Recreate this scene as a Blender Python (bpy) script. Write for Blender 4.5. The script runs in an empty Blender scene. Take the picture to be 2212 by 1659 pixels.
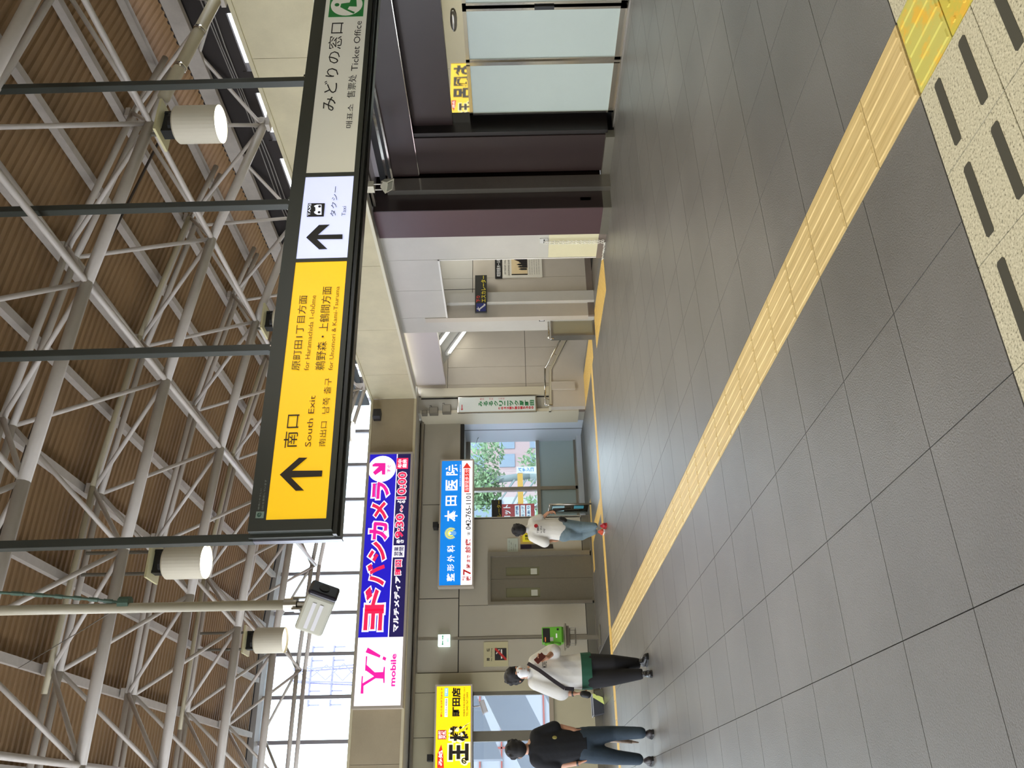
import bpy, math, random
import numpy as np
from mathutils import Vector, Matrix
random.seed(7)
C = bpy.context.collection
S = bpy.context.scene
PI = math.pi

# ------------------------------------------------------------------ camera
# world in metres: X to the right along the far wall, Y down the concourse, Z up
IW, IH, FPX, HC = 2212, 1659, 1802.4, 1.577
YAW, PITCH, ROLL = 0.4811, 0.0005, -0.0203
def axes():
    f = Vector((math.sin(YAW)*math.cos(PITCH), math.cos(YAW)*math.cos(PITCH), math.sin(PITCH)))
    r = Vector((math.cos(YAW), -math.sin(YAW), 0)); u = r.cross(f)
    c, s = math.cos(ROLL), math.sin(ROLL)
    return c*r+s*u, -s*r+c*u, f
CR, CU, CF = axes()
EYE = Vector((0, 0, HC))
cam = bpy.data.cameras.new('camera'); co = bpy.data.objects.new('camera', cam); C.objects.link(co)
m = Matrix((( -CU.x, CR.x, -CF.x, 0), (-CU.y, CR.y, -CF.y, 0), (-CU.z, CR.z, -CF.z, HC), (0, 0, 0, 1)))   # the phone was held sideways
co.matrix_world = m
cam.sensor_width = 36; cam.sensor_fit = 'HORIZONTAL'; cam.lens = FPX/IW*36
cam.clip_start = .05; cam.clip_end = 400
S.camera = co
def on(ax, val, x, y):
    "survey helper: the point where the sight line of a photo pixel meets a plane of the building"
    d = CF*FPX - (x-IW/2)*CU + (IH/2-y)*CR
    t = (val-EYE[ax])/d[ax]
    return EYE + d*t
def onY(x, y, Y): return on(1, Y, x, y)
def onX(x, y, X): return on(0, X, x, y)

# ------------------------------------------------------------------ light
w = bpy.data.worlds.new('world'); S.world = w; w.use_nodes = True
wn = w.node_tree.nodes; wl = w.node_tree.links
bg = wn['Background']; bg.inputs[0].default_value = (.86, .91, 1.0, 1); bg.inputs[1].default_value = 6.0
S.view_settings.view_transform = 'Standard'; S.view_settings.look = 'None'
S.view_settings.gamma = 1; S.view_settings.exposure = 0.35
S.view_settings.use_curve_mapping = False
def area_light(name, loc, size, sizey, power, col, rot):
    l = bpy.data.lights.new(name, 'AREA'); l.shape = 'RECTANGLE'; l.size = size; l.size_y = sizey
    l.energy = power; l.color = col
    o = bpy.data.objects.new(name, l); o.location = loc; o.rotation_euler = rot; C.objects.link(o); return o
def spot(name, loc, power, col, angle=2.2, blend=.6, r=.12):
    l = bpy.data.lights.new(name, 'SPOT'); l.energy = power; l.color = col; l.spot_size = angle; l.spot_blend = blend
    l.shadow_soft_size = r
    o = bpy.data.objects.new(name, l); o.location = loc; C.objects.link(o); return o
WARM = (1.0, .91, .66)
LAMPS = [(6.22, 6.15, 4.44), (2.56, 8.95, 4.96), (2.42, 12.69, 5.0), (6.22, 9.89, 4.44), (3.8, 3.2, 4.9), (-1.5, 5.0, 4.9), (6.22, 13.63, 4.44), (2.5, .6, 4.9)]  # the seen floodlights, plus others added to light the hall
for i, q in enumerate(LAMPS):
    spot('floodlight_beam', (q[0], q[1], q[2]-.02), 190, WARM)

# ------------------------------------------------------------------ materials
def lin(c):
    c = c/255
    return c/12.92 if c <= .04045 else ((c+.055)/1.055)**2.4
def rgb(t): return (lin(t[0]), lin(t[1]), lin(t[2]), 1)
MC = {}
def M(name, col=(128,128,128), rough=.5, metal=0., var=0., vs=3., bump=0., bs=40., emit=0., dirt=None, spec=.5, alpha=1.):
    if name in MC: return MC[name]
    mt = bpy.data.materials.new(name); mt.use_nodes = True; MC[name] = mt
    nt = mt.node_tree; n = nt.nodes; l = nt.links; b = n['Principled BSDF']
    c = rgb(col)
    b.inputs['Base Color'].default_value = c; b.inputs['Roughness'].default_value = rough
    b.inputs['Metallic'].default_value = metal; b.inputs['Specular IOR Level'].default_value = spec
    if alpha < 1: b.inputs['Alpha'].default_value = alpha
    geo = n.new('ShaderNodeNewGeometry') if (var or bump or dirt) else None
    if var or dirt:
        tx = n.new('ShaderNodeTexNoise'); tx.inputs['Scale'].default_value = vs; tx.inputs['Detail'].default_value = 6; tx.inputs['Roughness'].default_value = .65
        l.new(geo.outputs['Position'], tx.inputs['Vector'])
        mx = n.new('ShaderNodeMix'); mx.data_type = 'RGBA'
        d = rgb(dirt) if dirt else tuple(x*(1-var) for x in c[:3])+(1,)
        hi = tuple(min(1, x*(1+var*.7)) for x in c[:3])+(1,)
        mx.inputs[6].default_value = d; mx.inputs[7].default_value = hi if not dirt else c
        if dirt:
            rp = n.new('ShaderNodeValToRGB'); rp.color_ramp.elements[0].position = .38; rp.color_ramp.elements[1].position = .5
            l.new(tx.outputs[0], rp.inputs[0]); l.new(rp.outputs[0], mx.inputs[0])
        else: l.new(tx.outputs[0], mx.inputs[0])
        l.new(mx.outputs[2], b.inputs['Base Color'])
    if bump:
        t2 = n.new('ShaderNodeTexNoise'); t2.inputs['Scale'].default_value = bs; t2.inputs['Detail'].default_value = 4
        l.new(geo.outputs['Position'], t2.inputs['Vector'])
        bm = n.new('ShaderNodeBump'); bm.inputs['Strength'].default_value = bump; bm.inputs['Distance'].default_value = .01
        l.new(t2.outputs[0], bm.inputs['Height']); l.new(bm.outputs[0], b.inputs['Normal'])
    if emit:
        b.inputs['Emission Color'].default_value = c; b.inputs['Emission Strength'].default_value = emit
    return mt
def glass(name, tint=(235,243,245), mixf=.1):
    if name in MC: return MC[name]
    mt = bpy.data.materials.new(name); mt.use_nodes = True; MC[name] = mt
    n = mt.node_tree.nodes; l = mt.node_tree.links; n.remove(n['Principled BSDF'])
    tr = n.new('ShaderNodeBsdfTransparent'); tr.inputs[0].default_value = rgb(tint)
    gl = n.new('ShaderNodeBsdfGlossy'); gl.inputs['Roughness'].default_value = .02
    fr = n.new('ShaderNodeFresnel'); fr.inputs[0].default_value = 1.45
    mx = n.new('ShaderNodeMixShader'); l.new(fr.outputs[0], mx.inputs[0]); l.new(tr.outputs[0], mx.inputs[1]); l.new(gl.outputs[0], mx.inputs[2])
    l.new(mx.outputs[0], n['Material Output'].inputs[0]); return mt

def floor_mat():
    mt = M('floor_stone', (114,111,106), rough=.3, bump=.35, bs=130)
    nt = mt.node_tree; n = nt.nodes; l = nt.links; b = n['Principled BSDF']
    geo = n.new('ShaderNodeNewGeometry')
    a = n.new('ShaderNodeTexNoise'); a.inputs['Scale'].default_value = 160; a.inputs['Detail'].default_value = 3
    c = n.new('ShaderNodeTexNoise'); c.inputs['Scale'].default_value = 1.1; c.inputs['Detail'].default_value = 5
    l.new(geo.outputs['Position'], a.inputs[0]); l.new(geo.outputs['Position'], c.inputs[0])
    oi = n.new('ShaderNodeObjectInfo')
    ad = n.new('ShaderNodeMath'); ad.operation = 'MULTIPLY_ADD'; ad.inputs[1].default_value = .8
    l.new(a.outputs[0], ad.inputs[0]); 
    m2 = n.new('ShaderNodeMath'); m2.operation = 'MULTIPLY'; m2.inputs[1].default_value = .5; l.new(c.outputs[0], m2.inputs[0])
    l.new(m2.outputs[0], ad.inputs[2])
    m3 = n.new('ShaderNodeMath'); m3.operation = 'MULTIPLY_ADD'; m3.inputs[1].default_value = .05; l.new(oi.outputs['Random'], m3.inputs[0]); l.new(ad.outputs[0], m3.inputs[2])
    rp = n.new('ShaderNodeValToRGB'); rp.color_ramp.elements[0].position = .35; rp.color_ramp.elements[1].position = .95
    rp.color_ramp.elements[0].color = rgb((84,82,79)); rp.color_ramp.elements[1].color = rgb((126,124,122))
    l.new(m3.outputs[0], rp.inputs[0]); l.new(rp.outputs[0], b.inputs['Base Color'])
    return mt
def granite_mat():
    mt = M('granite', (214,208,184), rough=.55)
    nt = mt.node_tree; n = nt.nodes; l = nt.links; b = n['Principled BSDF']
    geo = n.new('ShaderNodeNewGeometry')
    a = n.new('ShaderNodeTexNoise'); a.inputs['Scale'].default_value = 110; a.inputs['Detail'].default_value = 3; a.inputs['Roughness'].default_value = .6
    l.new(geo.outputs['Position'], a.inputs[0])
    rp = n.new('ShaderNodeValToRGB'); e = rp.color_ramp.elements
    e[0].position = .33; e[0].color = rgb((105,98,80)); e[1].position = .42; e[1].color = rgb((180,174,148))
    x = e.new(.56); x.color = rgb((198,192,167)); x = e.new(.68); x.color = rgb((214,208,186))
    l.new(a.outputs[0], rp.inputs[0]); l.new(rp.outputs[0], b.inputs['Base Color'])
    return mt
def tact_mat(name, a, b2):
    mt = M(name, a, rough=.5)
    nt = mt.node_tree; n = nt.nodes; l = nt.links; b = n['Principled BSDF']
    geo = n.new('ShaderNodeNewGeometry'); mp = n.new('ShaderNodeMapping'); mp.inputs['Scale'].default_value = (60, 2.5, 1)
    l.new(geo.outputs['Position'], mp.inputs[0])
    t = n.new('ShaderNodeTexNoise'); t.inputs['Scale'].default_value = 1; t.inputs['Detail'].default_value = 3; l.new(mp.outputs[0], t.inputs[0])
    mx = n.new('ShaderNodeMix'); mx.data_type = 'RGBA'; mx.inputs[6].default_value = rgb(a); mx.inputs[7].default_value = rgb(b2)
    rp = n.new('ShaderNodeValToRGB'); rp.color_ramp.elements[0].position = .4; rp.color_ramp.elements[1].position = .7
    l.new(t.outputs[0], rp.inputs[0]); l.new(rp.outputs[0], mx.inputs[0]); l.new(mx.outputs[2], b.inputs['Base Color'])
    return mt
WHITEP = M('truss_paint', (198,190,180), rough=.45, var=.12, vs=6)
DECK = M('roof_deck', (150,120,84), rough=.6, var=.35, vs=1.6)
PURL = M('purlin_paint', (186,178,168), rough=.55, var=.25, vs=8)
CONC = M('fascia_concrete', (206,196,162), rough=.75, var=.22, vs=2.2, bump=.2, bs=30)
GREYW = M('grey_wall_panel', (190,187,178), rough=.4, var=.12, vs=2.)
FARW = M('far_wall_panel', (166,159,142), rough=.22, var=.06, vs=2.)
BEIGEW = M('beige_wall', (172,164,136), rough=.5, var=.1, vs=2)
STAIRW = M('stair_wall_panel', (190,182,168), rough=.5, var=.12, vs=2)
DARKB = M('dark_wood_panel', (44,32,30), rough=.32, var=.2, vs=5)
PURP = M('maroon_panel', (74,54,56), rough=.38, var=.1, vs=5)
CHROME = M('chrome', (205,200,190), rough=.12, metal=1)
MIRROR = M('mirror_steel', (225,220,205), rough=.02, metal=1)
STEEL = M('brushed_steel', (165,160,150), rough=.32, metal=.9, var=.1, vs=10)
DSTEEL = M('dull_steel', (128,124,112), rough=.35, metal=.6, var=.1, vs=6)
FROST = M('frosted_glass', (178,190,184), rough=.35, var=.04, vs=3, bump=.05, bs=200)
BLACK = M('black_paint', (22,22,22), rough=.45)
SEAM = M('dark_seam', (44,42,38), rough=.8)
SIGNF = M('sign_frame_paint', (58,61,55), rough=.38, var=.08, vs=4)
PALE = M('pale_yellow_plate', (214,208,172), rough=.5, var=.06, vs=5)
BROWNB = M('brown_baseboard', (120,108,98), rough=.4, var=.1)
GREYB = M('grey_baseboard', (96,95,90), rough=.4, var=.1)
WHITE = M('white_paint', (225,225,222), rough=.4)
YTACT = tact_mat('tactile_yellow', (212,188,132), (192,166,110))
YDOT = M('tactile_dot_yellow', (222,186,104), rough=.5, var=.1, vs=8)
OLIVE = M('worn_tactile', (198,190,96), rough=.5, dirt=(224,180,60), vs=9)
GOLD = M('worn_gold_tactile', (200,184,70), rough=.5, dirt=(226,180,56), vs=12)
LAMPBODY = M('lamp_body', (214,206,184), rough=.45)
LAMPGLOW = M('lamp_glow', (255,250,225), emit=9)
SKIN = M('skin', (176,128,100), rough=.5)
HAIR = M('black_hair', (20,17,18), rough=.75, var=.3, vs=60)
FLOORM = floor_mat(); GRAN = granite_mat()
CONC2 = M('far_fascia_concrete', (168,154,126), rough=.75, var=.2, vs=1.6, bump=.2, bs=30)
PANE = glass('window_glass')

# ------------------------------------------------------------------ mesh helpers
class MB:
    def __init__(s): s.v = []; s.f = []
    def add(s, vs, fs):
        o = len(s.v); s.v += [tuple(v) for v in vs]; s.f += [tuple(i+o for i in f) for f in fs]; return s
    def box(s, x0, x1, y0, y1, z0, z1, R=None):
        vs = [Vector((x, y, z)) for z in (z0, z1) for y in (y0, y1) for x in (x0, x1)]
        if R is not None: vs = [R @ v for v in vs]
        return s.add(vs, [(0,2,3,1),(4,5,7,6),(0,1,5,4),(2,6,7,3),(0,4,6,2),(1,3,7,5)])
    def cyl(s, p0, p1, r0, r1=None, n=10, caps=True):
        r1 = r0 if r1 is None else r1; p0 = Vector(p0); p1 = Vector(p1); d = (p1-p0).normalized()
        a = d.orthogonal().normalized(); b = d.cross(a)
        vs = []
        for p, r in ((p0, r0), (p1, r1)):
            for i in range(n):
                t = 2*PI*i/n; vs.append(p+a*math.cos(t)*r+b*math.sin(t)*r)
        fs = [(i, (i+1) % n, n+(i+1) % n, n+i) for i in range(n)]
        if caps: fs += [tuple(range(n-1, -1, -1)), tuple(range(n, 2*n))]
        return s.add(vs, fs)
    def tube(s, pts, r, n=8):
        for a, b in zip(pts[:-1], pts[1:]): s.cyl(a, b, r, n=n)
        return s
    def prism(s, poly, ext):
        n = len(poly); e = Vector(ext); a = [Vector(p) for p in poly]; b = [p+e for p in a]
        return s.add(a+b, [tuple(range(n-1, -1, -1)), tuple(range(n, 2*n))]+[(i, (i+1) % n, n+(i+1) % n, n+i) for i in range(n)])
    def sphere(s, c, rx, ry=None, rz=None, n=10, m=7):
        ry = ry or rx; rz = rz or rx; c = Vector(c); vs = [c+Vector((0, 0, rz))]
        for j in range(1, m):
            t = PI*j/m
            for i in range(n):
                p = 2*PI*i/n; vs.append(c+Vector((rx*math.sin(t)*math.cos(p), ry*math.sin(t)*math.sin(p), rz*math.cos(t))))
        vs.append(c-Vector((0, 0, rz)))
        fs = [(0, 1+i, 1+(i+1) % n) for i in range(n)]
        for j in range(m-2):
            o = 1+j*n
            fs += [(o+i, o+n+i, o+n+(i+1) % n, o+(i+1) % n) for i in range(n)]
        o = 1+(m-2)*n; L = len(vs)-1
        fs += [(o+i, L, o+(i+1) % n) for i in range(n)]
        return s.add(vs, fs)
    def mesh(s, name, mat, smooth=False):
        me = bpy.data.meshes.new(name); me.from_pydata(s.v, [], s.f); me.update()
        if mat: me.materials.append(mat)
        if smooth: me.polygons.foreach_set('use_smooth', [True]*len(me.polygons))
        return me
    def build(s, name, mat, parent=None, smooth=False, bevel=0):
        me = s.mesh(name, mat, smooth)
        return link(name, me, parent, bevel)
def link(name, me, parent=None, bevel=0):
    o = bpy.data.objects.new(name, me); C.objects.link(o)
    if parent is not None:
        o.parent = parent; q = Vector((0, 0, 0)); p = parent
        while p is not None: q += p.location; p = p.parent
        o.location = -q
    if bevel:
        bv = o.modifiers.new('bevel', 'BEVEL'); bv.width = bevel; bv.segments = 2; bv.limit_method = 'ANGLE'
    return o
def tag(o, label, cat, group=None, kind=None):
    o['label'] = label; o['category'] = cat
    if group: o['group'] = group
    if kind: o['kind'] = kind
    return o
def thing(name, label, cat, loc=(0,0,0), group=None):
    o = bpy.data.objects.new(name, None); C.objects.link(o); o.location = loc; o.empty_display_size = .1
    return tag(o, label, cat, group)
def struct(name, mb=None, mat=None, loc=(0,0,0)):
    if mb is None:
        o = bpy.data.objects.new(name, None); C.objects.link(o); o.location = loc
    else: o = mb.build(name, mat)
    o['kind'] = 'structure'; return o
def part(name, mb, mat, parent, label=None, smooth=False, bevel=0):
    o = mb.build(name, mat, parent, smooth, bevel)
    if label: o['label'] = label
    return o
def B(*a, R=None): return MB().box(*a, R=R)

# text laid on a plane: frame = (origin, right, up); box = (a0, a1, b0, b1) in metres
TC = bpy.data.curves.new('txt', 'FONT'); TO = bpy.data.objects.new('txt', TC); C.objects.link(TO)
def text(parent, s, mat, frame, box, bold=0., name='lettering', lift=.003, outline=0., shear=0.):
    TC.body = s; TC.offset = bold; TC.extrude = 0; TC.resolution_u = 2; TC.shear = shear
    bpy.context.view_layer.update()
    me = bpy.data.meshes.new_from_object(TO.evaluated_get(bpy.context.evaluated_depsgraph_get()))
    n = len(me.vertices)
    if n == 0: return None
    co_ = np.empty(n*3); me.vertices.foreach_get('co', co_); co_ = co_.reshape(-1, 3)
    lo = co_.min(0); hi = co_.max(0)
    g = outline
    sx = (box[1]-box[0]+2*g)/max(1e-6, hi[0]-lo[0]); sy = (box[3]-box[2]+2*g)/max(1e-6, hi[1]-lo[1])
    O, ex, ey = [np.array(v, float) for v in frame]; nz = np.cross(ex, ey); nz = nz/np.linalg.norm(nz)
    a = box[0]-g+(co_[:, 0]-lo[0])*sx; b = box[2]-g+(co_[:, 1]-lo[1])*sy
    P = O+np.outer(a, ex)+np.outer(b, ey)+nz*lift
    me.vertices.foreach_set('co', P.ravel()); me.materials.clear(); me.materials.append(mat); me.update(); me.name = name
    return link(name, me, parent)
def flatpoly(pts, frame, lift=.002, th=.002):
    O, ex, ey = [Vector(v) for v in frame]; nz = ex.cross(ey).normalized()
    return MB().prism([O+ex*a+ey*b+nz*(lift-th) for a, b in pts], nz*th)
def rect(a0, a1, b0, b1): return [(a0,b0),(a1,b0),(a1,b1),(a0,b1)]
def disc(ca, cb, r, n=28, ry=None):
    ry = ry or r
    return [(ca+r*math.cos(2*PI*i/n), cb+ry*math.sin(2*PI*i/n)) for i in range(n)]

# ================================================================== FLOOR
floor = struct('floor', B(-7, 12, -1.0, 13.95, -.25, -.012), SEAM)
struct('floor', B(-7, 8.7, 13.95, 17.0, -.25, -.012), SEAM)
struct('floor', B(5.7, 8.0, 17.0, 19, -.25, -.005), GREYB)
T = .6; G = .0045
tile_me = {}
def tilemesh(wx, wy, mat, nm, h=.012):
    k = (round(wx, 3), round(wy, 3), nm)
    if k not in tile_me:
        tile_me[k] = B(G/2, wx-G/2, G/2, wy-G/2, -h, 0).mesh(nm, mat)
    return tile_me[k]
cols = []
x = 2.42
while x > -6.5: cols.append((x-T, x)); x -= T
x = 2.819
while x < 8.4: cols.append((x, min(x+T, 9.17 if True else x+T))); x += T
cols.append((cols[-1][1], 9.17))
rows = []
y = 2.33
while y < 14.3: rows.append((y, y+T)); y += T
rows[-1] = (rows[-1][0], 14.38)
for yy in (14.68, 15.28, 15.88, 16.48): rows.append((yy, min(yy+T, 17.0)))
def proj(P):
    d = Vector(P)-EYE; z = d.dot(CF)
    if z <= .1: return None
    return IW/2-FPX*d.dot(CU)/z, IH/2-FPX*d.dot(CR)/z
cand = []
for c0, c1 in cols:
    for r0, r1 in rows:
        if c0 > 8.3 and r0 > 10.1: continue
        pj = [proj((a, b, 0)) for a in (c0, c1) for b in (r0, r1)]
        vis = any(q and -40 < q[0] < IW+40 and -40 < q[1] < IH+40 for q in pj)
        cand.append((0 if vis else 1, ((c0+c1)/2)**2+((r0+r1)/2)**2, c0, c1, r0, r1))
cand.sort()
rest = MB(); nt_ = 0
for v_, d_, c0, c1, r0, r1 in cand:
    if v_ == 0 and nt_ < 290:
        o = bpy.data.objects.new('tile', tilemesh(c1-c0, r1-r0, FLOORM, 'tile')); C.objects.link(o)
        o.parent = floor; o.location = (c0, r0, 0); nt_ += 1
    else: rest.box(c0+G/2, c1-G/2, r0+G/2, r1-G/2, -.012, 0)
o = part('tile_field', rest, FLOORM, floor); o['kind'] = 'stuff'
# granite threshold with dark inlays, next to the camera
gx = [2.42-.4*k for k in range(8)]+[2.819+.4*k for k in range(1, 8)]
for k, gx1 in enumerate(gx):
    for gy0 in (1.94, 1.55, 1.16):
        o = bpy.data.objects.new('granite_tile', tilemesh(.4, .39 if gy0 != 1.94 else .399, GRAN, 'granite_tile')); C.objects.link(o)
        o.parent = floor; o.location = (gx1-.4, gy0-.012, 0)
        for dy in (.246, .056) if gy0 != 1.94 else (.264, .076):
            if True:
                inl = bpy.data.objects.new('inlay', tile_me.setdefault('inl', MB().prism([(.05,0,0),(.06,-.004,0),(.34,-.004,0),(.35,.004,0),(.35,.034,0),(.34,.042,0),(.06,.042,0),(.05,.034,0)][::1], (0,0,.0015)).mesh('inlay', M('dark_inlay', (62,60,50), rough=.6))))
                C.objects.link(inl); inl.parent = o; inl.location = (0, dy, 0)
# tactile paving ---------------------------------------------------
def bar_tile(w, l, nb, mat, nm, along='y'):
    mb = B(.002, w-.002, .002, l-.002, -.012, .001) if along == 'y' else B(.002, l-.002, .002, w-.002, -.012, .001)
    p = w/nb
    for i in range(nb):
        c = p*(i+.5); h = .005
        if along == 'y':
            a0, a1, b0, b1 = c-.017, c+.017, .012, l-.012
            mb.add([(a0-.006,b0,.001),(a1+.006,b0,.001),(a1+.006,b1,.001),(a0-.006,b1,.001),(a0,b0+.006,h),(a1,b0+.006,h),(a1,b1-.006,h),(a0,b1-.006,h)],
                   [(4,5,6,7),(0,1,5,4),(1,2,6,5),(2,3,7,6),(3,0,4,7)])
        else:
            a0, a1, b0, b1 = .012, l-.012, c-.017, c+.017
            mb.add([(a0,b0-.006,.001),(a1,b0-.006,.001),(a1,b1+.006,.001),(a0,b1+.006,.001),(a0+.006,b0,h),(a1-.006,b0,h),(a1-.006,b1,h),(a0+.006,b1,h)],
                   [(4,5,6,7),(0,1,5,4),(1,2,6,5),(2,3,7,6),(3,0,4,7)])
    return mb.mesh(nm, mat)
def dot_tile(w, n, mat, nm, w2=None):
    w2 = w2 or w
    mb = B(.002, w-.002, .002, w2-.002, -.012, .001)
    for i in range(n):
        for j in range(n):
            mb.cyl((w*(i+.5)/n, w2*(j+.5)/n, 0), (w*(i+.5)/n, w2*(j+.5)/n, .005), .014, .009, n=6)
    return mb.mesh(nm, mat)
def put(me, x, y, nm='tactile_block'):
    o = bpy.data.objects.new(nm, me); C.objects.link(o); o.parent = floor; o.location = (x, y, .0002); return o
bt = bar_tile(.397, .4, 5, YTACT, 'tactile_block')
y = 2.33
while y < 14.3:
    l_ = min(.4, 14.38-y)
    put(bt if l_ > .39 else bar_tile(.397, l_, 5, YTACT, 'tactile_block'), 2.421, y); y += .4
put(bar_tile(.397, .26, 5, OLIVE, 'tactile_block'), 2.421, 2.06)['label'] = 'worn olive tactile block with faded yellow bars'
put(dot_tile(.397, 5, GOLD, 'tactile_block'), 2.421, 1.66)['label'] = 'worn golden dotted tactile block'
put(dot_tile(.397, 5, GOLD, 'tactile_block'), 2.421, 1.26)['label'] = 'worn golden dotted tactile block'
bx = bar_tile(.3, .3, 4, YDOT, 'tactile_block', 'x')
x = -5.5
while x < 7.8: put(bx, x, 14.38); x += .3
dt = dot_tile(.3, 5, YDOT, 'tactile_block')
put(dt, 2.42+.05, 14.38+.001).location.z = .0006
for i in range(6): put(bar_tile(.3, .3, 4, YDOT, 'tactile_block') if i else dt, 4.95, 14.69+.3*i)
for i in range(5): put(dt, 4.4+.3*i, 16.5)
big = dot_tile(.39, 7, YDOT, 'tactile_block')
for j in range(5):
    for i in range(2): put(big, 7.72+.39*i, 11.5+.39*j)
for j in range(6):
    for i in range(2): put(big, 7.9+.39*i, 14.1+.4*j).location.z = .0004

# ================================================================== RIGHT SIDE: fascia, escalator wall, ticket office
wr = struct('wall_right')
def wpart(nm, mb, mat, lab=None, par=None, bevel=0): return part(nm, mb, mat, par or wr, lab, bevel=bevel)
# upper concrete fascia panels
ys = [-2.0, -.2, 1.6, 3.4, 5.2, 7.0, 9.13, 11.24, 13.25, 15.0, 16.1]
for a, b in zip(ys[:-1], ys[1:]): wpart('fascia_panel', B(8.1, 8.4, a+.003, b-.003, 3.7, 4.6), CONC)
wpart('fascia_trim', B(8.075, 8.4, -2, 16.1, 4.6, 4.65), CONC)
wpart('fascia_lip', B(8.085, 8.13, -2, 16.1, 3.655, 3.7), M('lip_paint', (214,208,184), rough=.5))
wpart('soffit', B(8.13, 8.46, -2, 16.1, 3.68, 3.72), GREYW)
wpart('soffit', B(8.4, 9.6, -2, 10.6, 3.655, 3.72), M('soffit_white', (206,198,200), rough=.3))
wpart('soffit_step', B(8.4, 8.5, -2, 10.1, 3.62, 3.68), STEEL)
# wall around the escalator opening
EX = 8.42
wpart('wall_panel', B(EX, EX+.2, 10.76, 11.53, 0.12, 3.68), GREYW)
wpart('wall_panel', B(EX, EX+.2, 11.536, 12.45, 2.79, 3.68), GREYW)
wpart('wall_panel', B(EX, EX+.2, 12.456, 13.36, 2.79, 3.68), GREYW)
wpart('wall_panel', B(EX, EX+.2, 13.366, 13.9, 0, 3.68), GREYW)
wpart('opening_trim', B(EX-.012, EX+.2, 11.53, 11.55, .12, 2.8), M('white_trim', (226,224,218), rough=.3))
wpart('opening_trim', B(EX-.012, EX+.02, 11.53, 13.37, 2.77, 2.8), M('white_trim'))
wpart('baseboard', B(EX-.02, EX+.2, 10.76, 11.55, 0, .12), BROWNB)
wpart('kick_plate', B(EX-.006, EX+.01, 10.84, 11.52, .12, .93), PALE, 'pale yellow kick plate')
wpart('patch', B(EX-.004, EX+.01, 10.84, 11.52, .935, 1.1), M('grey_patch', (190,188,178), rough=.4))
# passage behind the opening: far side wall with panels, pilaster and brown skirting
wp2 = struct('wall_escalator')
xs = [8.62, 9.30, 9.36+.45, 10.7, 11.6, 12.6]
for (a, b) in ((9.3, 9.83), (9.836, 10.7), (10.706, 11.6), (11.606, 13)):
    part('wall_panel', B(a, b, 13.36, 13.5, .12, 2.30), STAIRW, wp2); part('wall_panel', B(a, b, 13.36, 13.5, 2.31, 3.2), GREYW, wp2)
part('wall_panel', B(8.9, 9.295, 13.36, 13.5, .12, 2.30), STAIRW, wp2); part('wall_panel', B(8.9, 9.295, 13.36, 13.5, 2.31, 3.2), GREYW, wp2)
part('pilaster', B(8.68, 8.9, 13.26, 13.4, 0, 3.2), GREYW, wp2)
part('wall_panel', B(8.4, 8.68, 13.36, 13.5, .12, 3.2), STAIRW, wp2)
part('baseboard', B(8.4, 13, 13.34, 13.4, 0, .12), BROWNB, wp2)
struct('wall_escalator', B(8.62, 13, 11.3, 11.5, 0, 3.2), GREYW)
struct('wall_escalator', B(12.8, 13, 11.5, 13.4, -2, 3.2), GREYW)
struct('ceiling', B(8.62, 13, 11.3, 13.5, 3.2, 3.3), GREYW)
struct('floor', B(8.62, 9.4, 11.5, 13.4, -.2, -.002), STEEL)
# low end panel between escalator and stairs
t = thing('balustrade_panel', 'low steel framed panel standing between escalator opening and stairs', 'panel', (8.25, 13.62, 0))
part('panel', B(8.12, 8.44, 13.58, 13.7, .03, .8), M('olive_grey_panel', (158,154,132), rough=.4), t)
part('frame', MB().box(8.09, 8.13, 13.56, 13.74, 0, .83).box(8.13, 8.46, 13.56, 13.74, .79, .83).box(8.13, 8.46, 13.56, 13.74, 0, .035), STEEL, t)
part('handrail', MB().tube([(8.05, 13.6, .78), (8.05, 13.6, .87), (8.5, 13.6, .87)], .018), CHROME, t, smooth=True)
# stairs recess
ws = struct('wall_stairs')
zb = [(-1.6, 1.27), (1.28, 3.02)]
xs = [8.5, 8.62, 9.06, 9.55, 10.03, 10.5, 11.0, 11.6, 12.4]
for a, b in zip(xs[:-1], xs[1:]):
    for z0, z1 in zb: part('wall_panel', B(a+.003, b-.003, 16.5, 16.6, z0, z1), STAIRW, ws)
part('wall_backing', B(8.4, 12.6, 16.56, 16.7, -1.6, 4.6), SEAM, ws)
part('wall_panel', B(8.36, 12.5, 16.5, 16.58, 3.03, 4.0), STAIRW, ws)
part('door_post', B(8.3, 8.5, 16.42, 16.58, 0, 3.6), M('cream_post', (196,188,164), rough=.45), ws)
struct('wall_stairs', B(8.62, 13, 13.5, 13.9, -2, 3.68), GREYW)
struct('wall_stairs', B(12.5, 12.7, 13.9, 16.6, -2, 4), GREYW)
st = struct('floor')
for i in range(13):
    part('step', B(8.72+.3*i, 9.03+.3*i, 13.9, 16.5, -.165*(i+1)-.12, -.165*(i+1)), GREYB, st)
lw = thing('stair_balustrade', 'solid grey stair balustrade with steel handrail below the stair wall', 'balustrade', (8.6, 16.35, 0))
part('wall_body', MB().prism([(7.92,16.28,0),(7.92,16.28,.74),(8.83,16.28,.71),(10.6,16.28,-.2),(10.6,16.28,-1.6),(8.72,16.28,-.2),(8.72,16.28,0)], (0,.2,0)), STAIRW, lw)
part('coping', MB().prism([(7.9,16.25,.74),(7.9,16.25,.79),(8.84,16.25,.76),(10.6,16.25,-.12),(10.6,16.25,-.17),(8.83,16.25,.71)], (0,.26,0)), M('cream_post'), lw)
part('pilaster', MB().box(8.33, 8.52, 16.24, 16.3, .2, .72), STAIRW, lw)
part('handrail', MB().tube([(7.93,16.2,.72),(7.93,16.2,.88),(8.83,16.2,.85),(10.7,16.2,-.12)], .02), CHROME, lw, smooth=True)
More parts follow.
